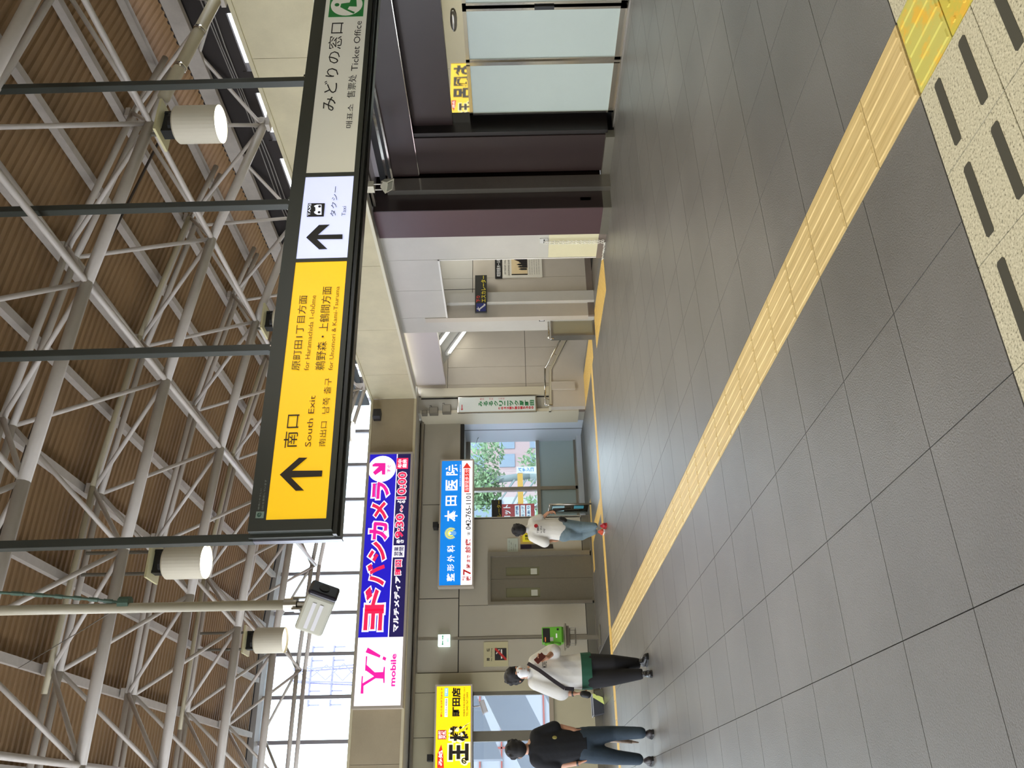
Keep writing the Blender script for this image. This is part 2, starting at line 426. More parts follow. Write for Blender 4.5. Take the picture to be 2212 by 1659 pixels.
part('bracket', MB().cyl((8.1,16.2,.87),(8.1,16.3,.78), .01, n=6), CHROME, lw)
part('bracket', MB().cyl((9.2,16.2,.64),(9.2,16.3,.55), .01, n=6), CHROME, lw)
# sloping stair ceiling with ribs
def sl(x): return 3.30-.62*(x-8.86)
mb = MB()
for i in range(40):
    y0 = 13.95+i*.064
    mb.add([(8.75,y0,sl(8.75)),(12.4,y0,sl(12.4)),(12.4,y0+.045,sl(12.4)),(8.75,y0+.045,sl(8.75)),(8.75,y0+.055,sl(8.75)+.02),(12.4,y0+.055,sl(12.4)+.02),(12.4,y0+.064,sl(12.4)+.02),(8.75,y0+.064,sl(8.75)+.02)], [(0,1,2,3),(3,2,5,4),(4,5,6,7)])
struct('ceiling', mb, M('stair_ceiling', (200,202,198), rough=.4))
struct('ceiling', MB().prism([(8.62,13.9,3.75),(8.75,13.9,3.40),(12.4,13.9,sl(12.4)+.03),(12.4,13.9,3.75)], (0,2.62,0)), GREYW)
wpart('beam', B(8.62, 8.75, 13.9, 16.5, 3.06, 3.7), M('beam_lilac', (198,190,188), rough=.4))
for k, yy in enumerate((16.2, 15.4)):
    t = thing('tube_light', ['lit fluorescent tube light on the sloping stair ceiling, nearer the clinic sign', 'lit fluorescent tube light on the sloping stair ceiling, behind the other tube'][k], 'light', (8.95, yy, 2.8), 'tube lights over the stairs')
    x0, x1 = ((9.25, 9.95), (8.95, 9.65))[k]
    e = Vector((0, 0, -.05))
    part('fixture', MB().prism([(x0,yy-.07,sl(x0)),(x1,yy-.07,sl(x1)),(x1,yy-.07,sl(x1)-.05),(x0,yy-.07,sl(x0)-.05)], (0,.14,0)), WHITE, t)
    part('tube', MB().cyl((x0+.03,yy,sl(x0+.03)-.075),(x1-.03,yy,sl(x1-.03)-.075), .025), M('tube_glow', (255,252,240), emit=6), t, smooth=True)
area_light('stair_tube_glow', (9.3, 14.7, sl(9.3)-.15), .9, .3, 22, (1,.97,.9), (0, math.atan(.62), 0))
area_light('escalator_glow', (10.2, 12.4, 3.1), 1.2, .6, 22, (1,.98,.9), (0, 0, 0))

# ---------------- ticket office front
to = struct('wall_ticket_office')
tp = lambda nm, mb, mat, lab=None, bevel=0: part(nm, mb, mat, to, lab, bevel=bevel)
tp('corner_panel', B(8.3, 8.44, 10.113, 10.76, .13, 3.66), PURP)
tp('corner_panel', B(8.302, 8.62, 10.1, 10.112, .13, 3.66), DARKB)
tp('corner_panel', B(8.45, 9.4, 10.15, 10.3, .13, 3.7), DARKB)
tp('soffit_panel', B(8.93, 9.1, -1, 10.03, 3.56, 3.7), M('soffit_white'))
tp('steel_post', B(8.62, 8.86, 10.0, 10.12, 0, 3.45), STEEL)
tp('vent_plate', B(8.44, 8.5, 10.1, 10.12, .31, .47), BLACK)
tp('baseboard', B(8.29, 8.62, 10.1, 10.15, 0, .13), DSTEEL)
tp('baseboard', B(8.29, 8.32, 10.15, 10.76, 0, .13), DSTEEL)
tp('side_panel', B(8.93, 9.0, 9.22, 9.98, .13, 2.96), DARKB)
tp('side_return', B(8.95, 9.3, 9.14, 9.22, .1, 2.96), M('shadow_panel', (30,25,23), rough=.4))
tp('baseboard', B(8.86, 9.0, 9.2, 10.05, 0, .13), DSTEEL)
tp('upper_band', B(8.9, 9.1, -1, 10.0, 2.965, 3.36), DARKB)
tp('chrome_strip', B(8.895, 8.94, -1, 10.0, 2.955, 2.963), CHROME)
for k, (z0, z1, mm) in enumerate(((3.36, 3.39, CHROME), (3.39, 3.43, BLACK), (3.43, 3.47, CHROME), (3.47, 3.56, BLACK))):
    tp('frame_strip', B(8.84-.01*k, 9.1, -1, 10.03, z0, z1), mm)
tp('lintel', B(9.1, 9.3, -1, 9.2, 2.38, 2.97), DARKB)
tp('mirror_strip', B(9.15, 9.25, -1, 9.2, 2.12, 2.38), MIRROR)
tp('backing', B(9.3, 9.5, -2, 10.2, 0, 3.7), BLACK)
tp('threshold', B(9.05, 9.3, -1, 9.2, 0, .02), STEEL)
def door(n, y0, y1):
    d = thing('door_%d' % n, '', 'door'); del d['label']; del d['category']; d['kind'] = 'structure'; d.location = (9.17, (y0+y1)/2, 0)
    part('frame', MB().box(9.15, 9.2, y0, y0+.035, .02, 2.12).box(9.15, 9.2, y1-.035, y1, .02, 2.12).box(9.15, 9.2, y0, y1, 2.07, 2.12).box(9.15, 9.2, y0, y1, .02, .1), CHROME, d)
    part('glass_panel', B(9.165, 9.185, y0+.035, y1-.035, .1, 2.07), FROST, d)
    return d
for n, (a, b) in enumerate(((8.07, 9.0), (7.2, 8.03), (6.3, 7.15), (5.4, 6.25), (4.5, 5.35)), 1):
    d = door(n, a, b)
part('lock', MB().box(9.12, 9.16, 7.16, 7.21, .95, 1.2), BLACK, d)
tp('door_post', B(9.13, 9.2, 8.03, 8.07, 0, 2.12), CHROME)
t = thing('door_sensor', 'silver rounded door sensor on the mirror strip above the frosted doors', 'sensor', (9.1, 7.2, 2.26))
part('body', MB().sphere((9.12, 7.35, 2.24), .05, .16, .045), STEEL, t, smooth=True)

# floodlight on the fascia corner
t = thing('floodlight', 'square beige floodlight on a bracket under the fascia by the maroon pillar', 'floodlight', (8.2, 9.3, 3.6))
p = onX(802, 404, 8.2)
part('junction_box', B(8.15, 8.25, p.y-.07, p.y+.07, 3.53, 3.655), M('fix_beige', (205,200,178), rough=.5), t)
q = Vector((8.22, p.y-.02, 3.42))
for q_ in (-.06, .06): part('yoke', MB().tube([(8.2,p.y+q_,3.55),(8.2,p.y+q_,3.43),(8.26,p.y+q_,3.38)], .01), STEEL, t)
R = Matrix.Translation((8.24, p.y, 3.36)) @ Matrix.Rotation(.5, 4, 'Y') @ Matrix.Rotation(.5, 4, 'Z')
part('lamp_head', MB().add([R @ Vector(v) for v in [(-.05,-.05,.06),(.05,-.05,.06),(.05,.05,.06),(-.05,.05,.06),(-.1,-.09,-.06),(.1,-.09,-.06),(.1,.09,-.06),(-.1,.09,-.06)]], [(0,1,2,3),(7,6,5,4),(0,4,5,1),(1,5,6,2),(2,6,7,3),(3,7,4,0)]), M('fix_beige'), t)
part('lens', B(-.07, .07, -.065, .065, -.066, -.06, R=R), M('lens_grey', (150,148,132), rough=.2), t)

# signs and fittings on the escalator wall
def fr_far(Y): return ((0, Y, 0), (1, 0, 0), (0, 0, 1))     # faces the camera (towards -Y)
t = thing('poster_board', 'concert poster board with black heading on the escalator side wall', 'poster', (9.55, 13.34, .95))
f = fr_far(13.335)
part('board', B(9.285, 9.79, 13.335, 13.36, .955, 1.73), M('poster_white', (222,218,204), rough=.5), t)
part('heading', B(9.275, 9.79, 13.33, 13.36, 1.73, 1.87), BLACK, t)
text(t, '町田市民ホール情報', WHITE, f, (9.31, 9.78, 1.76, 1.84), .02, lift=.008)
part('photo', flatpoly(rect(9.335, 9.77, 1.24, 1.55), f), M('photo_cream', (226,204,160), var=.12, vs=9), t)
part('photo_shadow', flatpoly([(9.5,1.24),(9.77,1.24),(9.77,1.45),(9.7,1.5),(9.64,1.38),(9.5,1.32)], f, .003), M('photo_dark', (52,36,34)), t)
part('photo_band', flatpoly(rect(9.335, 9.36, 1.24, 1.55), f, .003), BLACK, t)
for k in range(5): part('musician', flatpoly([(9.45+.055*k,1.25),(9.49+.055*k,1.25),(9.495+.055*k,1.36+.02*(k%3)),(9.47+.055*k,1.41+.02*(k%3)),(9.45+.055*k,1.36+.02*(k%3))], f, .004), BLACK, t)
DG = M('print_grey', (96,92,88))
text(t, 'OF THE BIT, VOL.', DG, f, (9.35, 9.7, 1.65, 1.69), lift=.004); text(t, 'SAXOPHONE QUARTET', DG, f, (9.33, 9.77, 1.58, 1.62), lift=.004)
for k in range(5): text(t, '2021年 開演 全席自由 一般 学生 お問い合わせ', DG, f, (9.34, 9.74-.04*(k % 2), 1.19-.045*k, 1.205-.045*k), lift=.004)
t = thing('escalator_sign', 'black escalator sign with yellow writing in the wall opening', 'sign', (8.85, 13.2, 2.0))
part('board', B(7.975+.445, 8.81+.445, 13.2, 13.24, 2.025, 2.25), M('sign_black', (44,44,40), rough=.4), t)
f = ((.445, 13.2, .025), (1,0,0), (0,0,1))
YL = M('print_yellow', (232,214,60), rough=.4); RD = M('print_red', (214,70,60), rough=.4); BL = M('print_blue', (40,48,120), rough=.4)
part('pictogram', flatpoly(rect(7.99, 8.17, 2.02, 2.2), f), BL, t)
part('pictogram_figure', flatpoly([(8.0,2.13),(8.03,2.13),(8.12,2.03),(8.15,2.03),(8.16,2.06),(8.13,2.06),(8.05,2.15),(8.09,2.16),(8.09,2.17),(8.05,2.17),(8.06,2.19),(8.04,2.19),(8.03,2.16),(8.0,2.15)], f, .004), WHITE, t)
text(t, '下り', RD, f, (8.19, 8.34, 2.125, 2.2), .02, lift=.005); text(t, 'エスカレーター', YL, f, (8.19, 8.79, 2.02, 2.11), .015, lift=.005)
part('hanger', MB().cyl((8.95,13.22,2.25),(8.95,13.22,3.2), .006, n=6), BLACK, t)
t = thing('pictogram_plate', 'small white figure pictogram plate on the grey wall beside the stairs', 'sign', (8.41, 13.47, .97))
part('plate', B(8.405, 8.42, 13.4, 13.53, .955, 1.03), WHITE, t); part('rim', MB().box(8.403,8.42,13.385,13.4,.945,1.04).box(8.403,8.42,13.53,13.545,.945,1.04).box(8.403,8.42,13.385,13.545,1.03,1.045).box(8.403,8.42,13.385,13.545,.94,.955), BLACK, t)
part('figure', MB().box(8.401, 8.405, 13.45, 13.47, .965, 1.02), BLACK, t)
t = thing('chain_hook', 'small framed hook plate at the top of the white plastic chain', 'hook', (8.41, 11.06, 1.0))
part('plate', B(8.4, 8.42, 10.99, 11.11, .95, 1.08), M('hook_grey', (200,200,196), rough=.3), t)
for q_ in (11.02, 11.07): part('hook', MB().cyl((8.375,q_,1.01),(8.4,q_,1.01), .01, n=8), BLACK, t)
ch = thing('plastic_chain', 'white plastic chain hanging from the hook plate down to the floor', 'chain', (8.36, 11.05, 0))
link_mb = None
def torus(c, R_, r, ax, n=10, m=6, L=1.6):
    c = Vector(c); vs = []; fs = []
    d = Vector(ax[0]); e = Vector(ax[1]); nn = d.cross(e)
    for i in range(n):
        t_ = 2*PI*i/n; ctr = c+d*math.cos(t_)*R_*L+e*math.sin(t_)*R_; o_ = (d*math.cos(t_)+e*math.sin(t_))
        for j in range(m):
            u_ = 2*PI*j/m; vs.append(ctr+o_*math.cos(u_)*r+nn*math.sin(u_)*r)
    for i in range(n):
        for j in range(m): fs.append((i*m+j, ((i+1) % n)*m+j, ((i+1) % n)*m+(j+1) % m, i*m+(j+1) % m))
    return vs, fs
PLC = M('plastic_white', (236,234,224), rough=.4)
def chain_run(pts):
    for i, (p_, d_) in enumerate(pts):
        d_ = Vector(d_).normalized(); s_ = d_.orthogonal().normalized(); s2 = d_.cross(s_)
        part('link', MB().add(*torus(p_, .014, .0045, (d_, s_ if i % 2 else s2))), PLC, ch, smooth=True)
for yy in (11.02, 11.07): chain_run([((8.36, yy, .99-.036*i), (0,0,-1)) for i in range(27)])
chain_run([((8.36+.01*math.sin(i), 11.09+.036*i, .016), (0,1,.0)) for i in range(13)])

# ================================================================== FAR WALL
wf = struct('wall_far')
fp = lambda nm, mb, mat, lab=None, bevel=0: part(nm, mb, mat, wf, lab, bevel=bevel)
# far fascia
ys = [8.1, 6.3, 4.5, 2.7, .9, -.9, -2.7, -4.5, -6.3]
for a, b in zip(ys[:-1], ys[1:]): fp('fascia_panel', B(b+.003, a-.003, 16.1, 16.4, 3.70, 4.58), CONC2)
fp('fascia_trim', B(-6.3, 8.1, 16.07, 16.4, 4.58, 4.63), CONC)
fp('fascia_lip', B(-6.3, 8.1, 16.08, 16.16, 3.65, 3.70), CONC)
fp('soffit', B(-6.3, 8.42, 16.16, 17.1, 3.66, 3.72), GREYW)
fp('conduit', MB().cyl((-6,16.9,3.6),(8.0,16.9,3.6), .035), STEEL, )
# backing and panels (joints recessed)
fp('backing', MB().box(-6.3, 1.0, 17.03, 17.2, 2.45, 3.7).box(2.2, 5.68, 17.03, 17.2, 0, 3.7).box(5.68, 8.5, 17.03, 17.2, 2.68, 3.7).box(1.0,2.2,17.03,17.2,2.46,3.7).box(-6.3,2.2,17.03,17.2,0,.98), SEAM)
top_x = [7.98, 6.0, 4.0, 3.22, 2.56]
for a, b in zip(top_x[:-1], top_x[1:]): fp('wall_panel', B(b+.008, a-.008, 17.0, 17.04, 2.76, 3.55), FARW)
fp('header_rail', B(2.55, 7.98, 16.98, 17.04, 3.55, 3.62), STEEL)
fp('wall_panel', B(4.85+.07, 5.68, 17.0, 17.04, .2, 2.74), FARW)
fp('wall_panel', B(3.85, 4.92, 17.0, 17.04, 2.16, 2.74), FARW)
fp('wall_panel', B(3.24, 3.84, 17.0, 17.04, .2, 2.74), FARW)
fp('wall_post', B(3.18, 3.232, 16.99, 17.04, 0, 3.55), STEEL)
fp('wall_panel', B(2.56, 3.172, 17.0, 17.04, .2, 2.74), FARW)
fp('wall_return', B(5.66, 5.7, 17.0, 18.2, 0, 2.7), FARW)
fp('baseboard', MB().box(4.92, 5.68, 16.97, 17.04, .03, .19).box(2.56, 3.84, 16.97, 17.04, .03, .19), DSTEEL)
fp('baseboard_trim', MB().box(4.92, 5.7, 16.95, 17.0, 0, .03).box(2.56, 3.84, 16.95, 17.0, 0, .03), STEEL)
# beige pier and window wall on the left
fp('wall_panel', B(2.2, 2.55, 16.97, 17.04, .1, 3.6), BEIGEW)
fp('wall_panel', B(1.4, 2.19, 17.0, 17.04, 2.5, 3.6), BEIGEW); fp('wall_panel', B(.4, 1.39, 17.0, 17.04, 2.5, 3.6), BEIGEW)
fp('wall_panel', B(-.8, .39, 17.0, 17.04, 2.5, 3.6), BEIGEW); fp('wall_panel', B(-6.3, -.81, 17.0, 17.04, 2.5, 3.6), BEIGEW)
fp('wall_panel', B(-6.3, 2.19, 17.0, 17.04, .14, .92), BEIGEW)
fp('sill', B(-6.3, 2.19, 16.93, 17.06, .92, 1.0), M('sill_brown', (150,138,120), rough=.4))
fp('baseboard', B(-6.3, 2.2, 16.96, 17.04, 0, .14), DSTEEL)
wn1 = struct('window_1', MB().box(2.13, 2.2, 17.0, 17.12, 1.0, 2.5).box(1.31, 1.49, 16.98, 17.12, 1.0, 2.5).box(.2, .28, 17.0, 17.12, 1.0, 2.5).box(-6.3, 2.2, 17.0, 17.12, 2.45, 2.5).box(-2.0,-1.85,17.0,17.12,1.0,2.5).box(-4.0,-3.85,17.0,17.12,1.0,2.5), DSTEEL)
for a, b in ((1.49, 2.13), (.28, 1.31), (-1.85, .2), (-3.85,-2.0), (-6.3,-4.0)): part('pane', B(a, b, 17.06, 17.07, 1.0, 2.45), PANE, wn1)
# pier with the clinic sign
pr = struct('wall_pier')
part('pier_body', B(7.93, 8.32, 16.5, 17.0, 0, 3.66), M('pier_grey', (168,164,150), rough=.45, var=.1), pr)
part('pier_trim', B(7.9, 7.97, 16.45, 17.05, .13, 3.6), M('cream_post'), pr)
part('shadow_gap', B(8.27, 8.33, 16.49, 16.52, 0, 3.6), SEAM, pr)
part('baseboard', B(7.9, 8.3, 16.44, 16.52, 0, .14), BROWNB, pr)
# entrance recess with reveal, frame, panes
GB = M('gloss_white_blue', (200,210,222), rough=.12)
en = struct('window_2')
part('reveal', B(7.93, 8.1, 17.04, 17.45, 0, 2.70), GB, en)
part('reveal', B(7.95, 8.1, 17.46, 18.2, 0, 2.70), GB, en)
part('reveal_seam', B(7.925, 8.0, 17.44, 17.455, 0, 2.70), SEAM, en)
part('soffit', B(5.68, 8.0, 17.04, 18.3, 2.70, 2.8), GREYW, en)
part('base', B(5.68, 8.1, 17.9, 18.2, 0, .12), GB, en)
part('frame', MB().box(8.02, 8.12, 18.15, 18.27, .12, 2.7).box(6.72, 6.80, 18.15, 18.27, .12, 2.7).box(5.66, 8.1, 18.15, 18.27, 2.6, 2.7).box(5.66, 8.1, 18.14, 18.28, .98, 1.06).box(5.66, 8.1, 18.15, 18.27, .12, .17).box(5.6, 5.7, 18.15, 18.27, .12, 2.7), STEEL, en)
for a, b in ((6.8, 8.02), (5.7, 6.72)):
    part('pane', B(a, b, 18.2, 18.21, 1.06, 2.6), PANE, en)
    part('frosted_pane', B(a, b, 18.2, 18.215, .17, .98), M('frost_blue', (176,196,200), rough=.3), en)
# high windows above the far fascia
wh = struct('window_3')
def arch(x): return 6.52-.018*abs(x-2.2)**2 if abs(x-2.2) > .01 else 6.52
for k in range(-9, 6):
    X_ = 5.36+.8*k
    if k < 5: part('pane', B(X_+.04, X_+.76, 17.04, 17.05, 4.0, min(arch(X_), arch(X_+.8))+.02), PANE, wh)
    part('mullion', MB().box(X_-.035, X_+.035, 16.98, 17.1, 3.7, arch(X_)+.1), M('mullion_grey', (150,145,150), rough=.4), wh)

# ---- elevator
ev = thing('elevator', 'closed steel elevator doors with two narrow windows in the far wall', 'elevator', (4.37, 17, 0))
part('door_frame', MB().box(3.84, 3.9, 16.93, 17.04, .05, 2.16).box(4.83, 4.92, 16.93, 17.04, .05, 2.16).box(3.9, 4.83, 16.93, 17.04, 2.1, 2.16), STEEL, ev)
ELD = M('elevator_steel', (132,126,112), rough=.38, metal=.7, var=.12, vs=30)
for a, b, w0, w1 in ((3.9, 4.365, 3.99, 4.185), (4.37, 4.83, 4.43, 4.61)):
    d = part('door_leaf', MB().box(a, w0, 16.99, 17.03, .02, 2.1).box(w1, b, 16.99, 17.03, .02, 2.1).box(w0, w1, 16.99, 17.03, 1.79, 2.1).box(w0, w1, 16.99, 17.03, .02, 1.1), ELD, ev)
    part('window', B(w0, w1, 17.01, 17.02, 1.1, 1.79), M('dark_glass', (104,102,76), rough=.1), d)
    part('sticker', B(w0+.03, w0+.15, 17.0, 17.008, 1.15, 1.28), M('sticker_grey', (176,176,160)), d)
part('sill', B(3.84, 4.92, 16.9, 17.03, 0, .02), STEEL, ev)
t = thing('elevator_call_panel', 'dark elevator call panel with a yellow notice beside the elevator doors', 'panel', (5.1, 16.98, 1.2))
part('plate', B(4.99, 5.08, 16.985, 17.0, .8, 1.48), M('call_plate', (72,66,60), rough=.3, metal=.5), t)
part('display', B(4.995, 5.075, 16.98, 16.985, 1.25, 1.47), M('call_dark', (36,26,40), rough=.2), t)
t = thing('elevator_notice', 'yellow and tan notice board on the wall behind the walking person in white', 'notice', (5.2, 16.98, 1.35))
part('board', B(5.1, 5.33, 16.985, 17.0, 1.22, 1.48), M('tan_notice', (178,150,72)), t)
part('sheet', B(5.14, 5.32, 16.98, 16.985, 1.25, 1.43), M('yellow_notice', (226,210,40)), t)
f = fr_far(16.98)
text(t, '注意', BLACK, f, (5.17, 5.29, 1.3, 1.38), .02)
t = thing('elevator_paper', 'pale green printed paper taped on the wall left above the elevator call panel', 'notice', (5.08, 16.98, 1.65))
part('sheet', B(4.93, 5.22, 16.985, 17.0, 1.53, 1.75), M('pale_green_paper', (168,176,162)), t)
f = fr_far(16.985)
for k, s_ in enumerate(('エレベーターをご利用の', '皆さまへ お願い', '密を避けてください', 'マスク着用')): text(t, s_, DG, f, (4.96, 5.18-.03*k, 1.7-.045*k, 1.725-.045*k))

# unseen hall wall on the left, added; its openings let daylight onto floor and fascia
struct('wall_left_unseen', MB().box(-6.6, -6.3, -6, 17.2, 2.6, 3.6), CONC)
mb = MB()
for k in range(15): mb.box(-6.5, -6.4, -6+1.6*k, -5.9+1.6*k, 3.6, 6.2)
struct('wall_left_unseen', mb, M('mullion_grey'))
struct('wall_left_unseen', MB().box(-6.6, -6.3, -6, 3, 0, 2.6), GREYW)
struct('wall_back_unseen', B(-6.6, 9.5, -6.3, -6, 0, 7.0), CONC)  # unseen, added to close the hall off from daylight behind
struct('floor', B(-7, 12, -6.3, -1.0, -.25, -.002), FLOORM)
struct('wall_right', B(9.3, 9.5, -6.3, -1.9, 0, 4.6), CONC)
struct('ceiling', MB().box(-6.6, 9.5, -6.3, -1.4, 6.3, 6.5), DECK)
# ================================================================== ROOF
ce = struct('ceiling')
XR = 1.45
def zt(x):
    d = abs(x-XR); pts = [(0,6.35),(1.95,6.335),(3.9,6.176),(5.8,5.86),(6.9,5.6),(8.2,5.25)]
    for (a, za), (b, zb_) in zip(pts[:-1], pts[1:]):
        if d <= b: return za+(zb_-za)*(d-a)/(b-a)
    return 5.25
def zbot(x):
    d = abs(x-XR); pts = [(0,5.47),(.96,5.45),(2.87,5.36),(4.78,5.14),(6.6,4.74),(8.2,4.3)]
    for (a, za), (b, zb_) in zip(pts[:-1], pts[1:]):
        if d <= b: return za+(zb_-za)*(d-a)/(b-a)
    return 4.3
xs = [XR+d for d in (-6.9,-5.8,-4.8,-3.9,-3,-1.95,-1,0,1,1.95,3,3.9,4.8,5.8,6.4,7.0,7.3)]
mb = MB(); pr_ = [(0,0),(.035,0),(.05,.018),(.085,.018)]
vs = []; fs = []
ny = 0; yy = -1.5
prof = []
while yy < 16.45:
    for a, h in pr_: prof.append((yy+a, h))
    yy += .1
for (y_, h) in prof:
    for x_ in xs: vs.append((x_, y_, zt(x_)+.19+h))
nx = len(xs)
for i in range(len(prof)-1):
    for j in range(nx-1): fs.append((i*nx+j, i*nx+j+1, (i+1)*nx+j+1, (i+1)*nx+j))
deck = part('roof_deck', MB().add(vs, fs), DECK, ce)
mb = MB()
for a, b in zip(xs[:-1], xs[1:]):
    mb.add([(a,-1.5,zt(a)+.26),(b,-1.5,zt(b)+.26),(b,17.4,zt(b)+.26),(a,17.4,zt(a)+.26),(a,-1.5,zt(a)+.34),(b,-1.5,zt(b)+.34),(b,17.4,zt(b)+.34),(a,17.4,zt(a)+.34)], [(0,3,2,1),(4,5,6,7),(0,1,5,4),(3,7,6,2)])
part('roof_slab', mb, BLACK, ce)
mb = MB()
for a, b in zip(xs[:-1], xs[1:]):
    mb.add([(a,16.75,arch(a)-.0),(b,16.75,arch(b)-.0),(b,17.15,arch(b)-.0),(a,17.15,arch(a)-.0),(a,16.75,zt(a)+.3),(b,16.75,zt(b)+.3),(b,17.15,zt(b)+.3),(a,17.15,zt(a)+.3)], [(0,3,2,1),(0,1,5,4),(3,7,6,2)])
part('end_beam', mb, M('end_beam_paint', (178,170,162), rough=.5), ce)
# purlins
for x_ in (XR, 2.4, 3.4, 4.38, 5.36, 6.3, 7.25, 8.1, .5, -.5, -1.48, -2.46, -3.4):
    z = zt(x_)+.075
    part('purlin', MB().box(x_-.035, x_+.035, -1.5, 16.4, z+.03, z+.115).box(x_-.045, x_+.045, -1.5, 16.4, z+.022, z+.03), PURL, ce)
# space frame
sf = thing('roof_space_frame', 'white tubular steel space frame carrying the brown ribbed roof', 'truss')
NX = [8.05, 6.23, 4.32, 2.43, .49, -1.42, -3.33]
TX = [7.25, 5.36, 3.4, XR, -.5, -2.46]
BY = [2.41+1.87*k for k in range(8)]          # bottom chords
TY = [b+.935 for b in BY[:-1]]                # paired top chords
TY = [BY[0]-.935]+TY
for y_ in BY:
    last = abs(y_-BY[-1]) < .01
    for dy in ((-.07, .07) if last else (0,)):
        part('bottom_chord', MB().tube([(x_, y_, zbot(x_)+dy) for x_ in NX], .038 if last else .055, n=10), WHITEP, sf, smooth=True)
    part('bearing', MB().box(8.0, 8.2, y_-.06, y_+.06, 4.65, 4.7).box(8.02, 8.18, y_-.012, y_+.012, 4.7, 4.86).cyl((8.08,y_-.07,4.76),(8.08,y_+.07,4.76), .05), WHITEP, sf)
ends = TX+[-3.33]
for y_ in TY:
    for dy in (-.085, .085):
        part('top_chord', MB().tube([(x_, y_+dy, zt(x_)) for x_ in [8.15]+TX], .036, n=8), WHITEP, sf, smooth=True)
part('top_chord', MB().tube([(x_, 16.3, zt(x_)-.12) for x_ in [8.1]+TX], .045, n=8), WHITEP, sf, smooth=True)
for y_ in TY:
    for i, x_ in enumerate(TX):
        T_ = Vector((x_, y_, zt(x_)))
        for s in (-1, 1):
            for xb in NX[i:i+2]:
                yb = y_+s*.935
                if yb < BY[0]-.1 or yb > BY[-1]+.1: continue
                part('brace', MB().cyl((x_, y_+s*.085, zt(x_)), (xb, yb, zbot(xb)), .024, n=8), WHITEP, sf, smooth=True)
    for x_ in TX[:4]:
        part('gusset', B(x_-.06, x_+.06, y_-.12, y_+.12, zt(x_)+.03, zt(x_)+.08), WHITEP, sf)
for i, x_ in enumerate(TX[:5]):
    for xb in NX[i:i+2]: part('brace', MB().cyl((x_, 16.3, zt(x_)-.12), (xb, BY[-1], zbot(xb)+.07), .024, n=8), WHITEP, sf, smooth=True)
for x_ in (NX[1], NX[2], NX[4], NX[5]): part('cross_tie', MB().cyl((x_, BY[0], zbot(x_)), (x_, BY[-1], zbot(x_)), .03, n=8), WHITEP, sf, smooth=True)
for a, b in zip(BY[:-1], BY[1:]):
    part('brace', MB().cyl((8.05, a, 4.76), (8.3, (a+b)/2, 5.3), .024, n=8), WHITEP, sf); part('brace', MB().cyl((8.05, b, 4.76), (8.3, (a+b)/2, 5.3), .024, n=8), WHITEP, sf)
# eave: dark gutter beam, cables, gap of daylight
part('eave_beam', B(8.35, 8.40, -1.5, 16.9, 4.815, 5.4), M('eave_dark', (40,33,30), rough=.7), ce)
part('eave_closure', B(8.72, 8.78, -1.5, 16.9, 5.1, 5.75), M('eave_dark'), ce)
part('eave_beam', B(8.22, 8.30, -1.5, 16.9, 5.25, 5.45), PURL, ce)
mb = MB()
for k in range(14): mb.box(8.34, 8.5, .2+1.2*k, .55+1.2*k, 4.6, 4.86)
part('eave_block', mb, M('eave_dark'), ce)
t = thing('cable_bundle', 'bundle of grey cables running along the dark eave above the fascia', 'cable', (8.33, 8, 4.95))
for k in range(3): part('cable', MB().tube([(8.32, -1+1.0*i, 4.94+.04*k+.02*math.sin(i*1.7+k)) for i in range(18)], .008, n=5), M('cable_grey', (140,136,132)), t)
t = thing('roof_conduit', 'thin dark conduit clipped under the roof purlins', 'conduit', (3, 8, 6))
pts = [onX(100, 300, 6.0) for _ in (0,)]
part('pipe', MB().tube([(7.6, 7.62, zt(7.6)+.02), (5.36, 7.55, zt(5.36)+.02), (3.4, 7.5, zt(3.4)+.02), (XR, 7.45, zt(XR)+.02), (-1.5, 7.4, zt(-1.5)+.02)], .016, n=6), M('conduit_dark', (58,48,42), rough=.5), t)
# second layer of pipes tied on two chords (beige conduits)
for k, (yc, x0, x1) in enumerate(((8.955-.16, 1.2, 7.2), (12.695-.16, 1.2, 7.0))):
    t = thing('chord_conduit', ['beige conduit tied along the nearer paired roof chord', 'beige conduit tied along a paired roof chord further off'][k], 'conduit', (x0, yc, 6.2), 'conduits on the roof chords')
    part('pipe', MB().tube([(x_, yc, zt(x_)-.02) for x_ in (x0, 3.4, 5.36, x1)], .03, n=8), M('conduit_beige', (186,176,148), rough=.5), t, smooth=True)
t = thing('sprinkler_pipe', 'thick beige pipe strapped along the nearest sloping bottom chord', 'pipe', (7, 6.15, 5))
part('pipe', MB().tube([(7.95, 6.08, 4.72), (6.5, 6.08, 5.03)], .062, n=12), M('conduit_beige'), t, smooth=True)
part('strap', MB().tube([(7.5, 6.08, 4.815), (7.46, 6.08, 4.823)], .068, n=12).tube([(6.95, 6.08, 4.93), (6.91, 6.08, 4.94)], .068, n=12), CHROME, t, smooth=True)

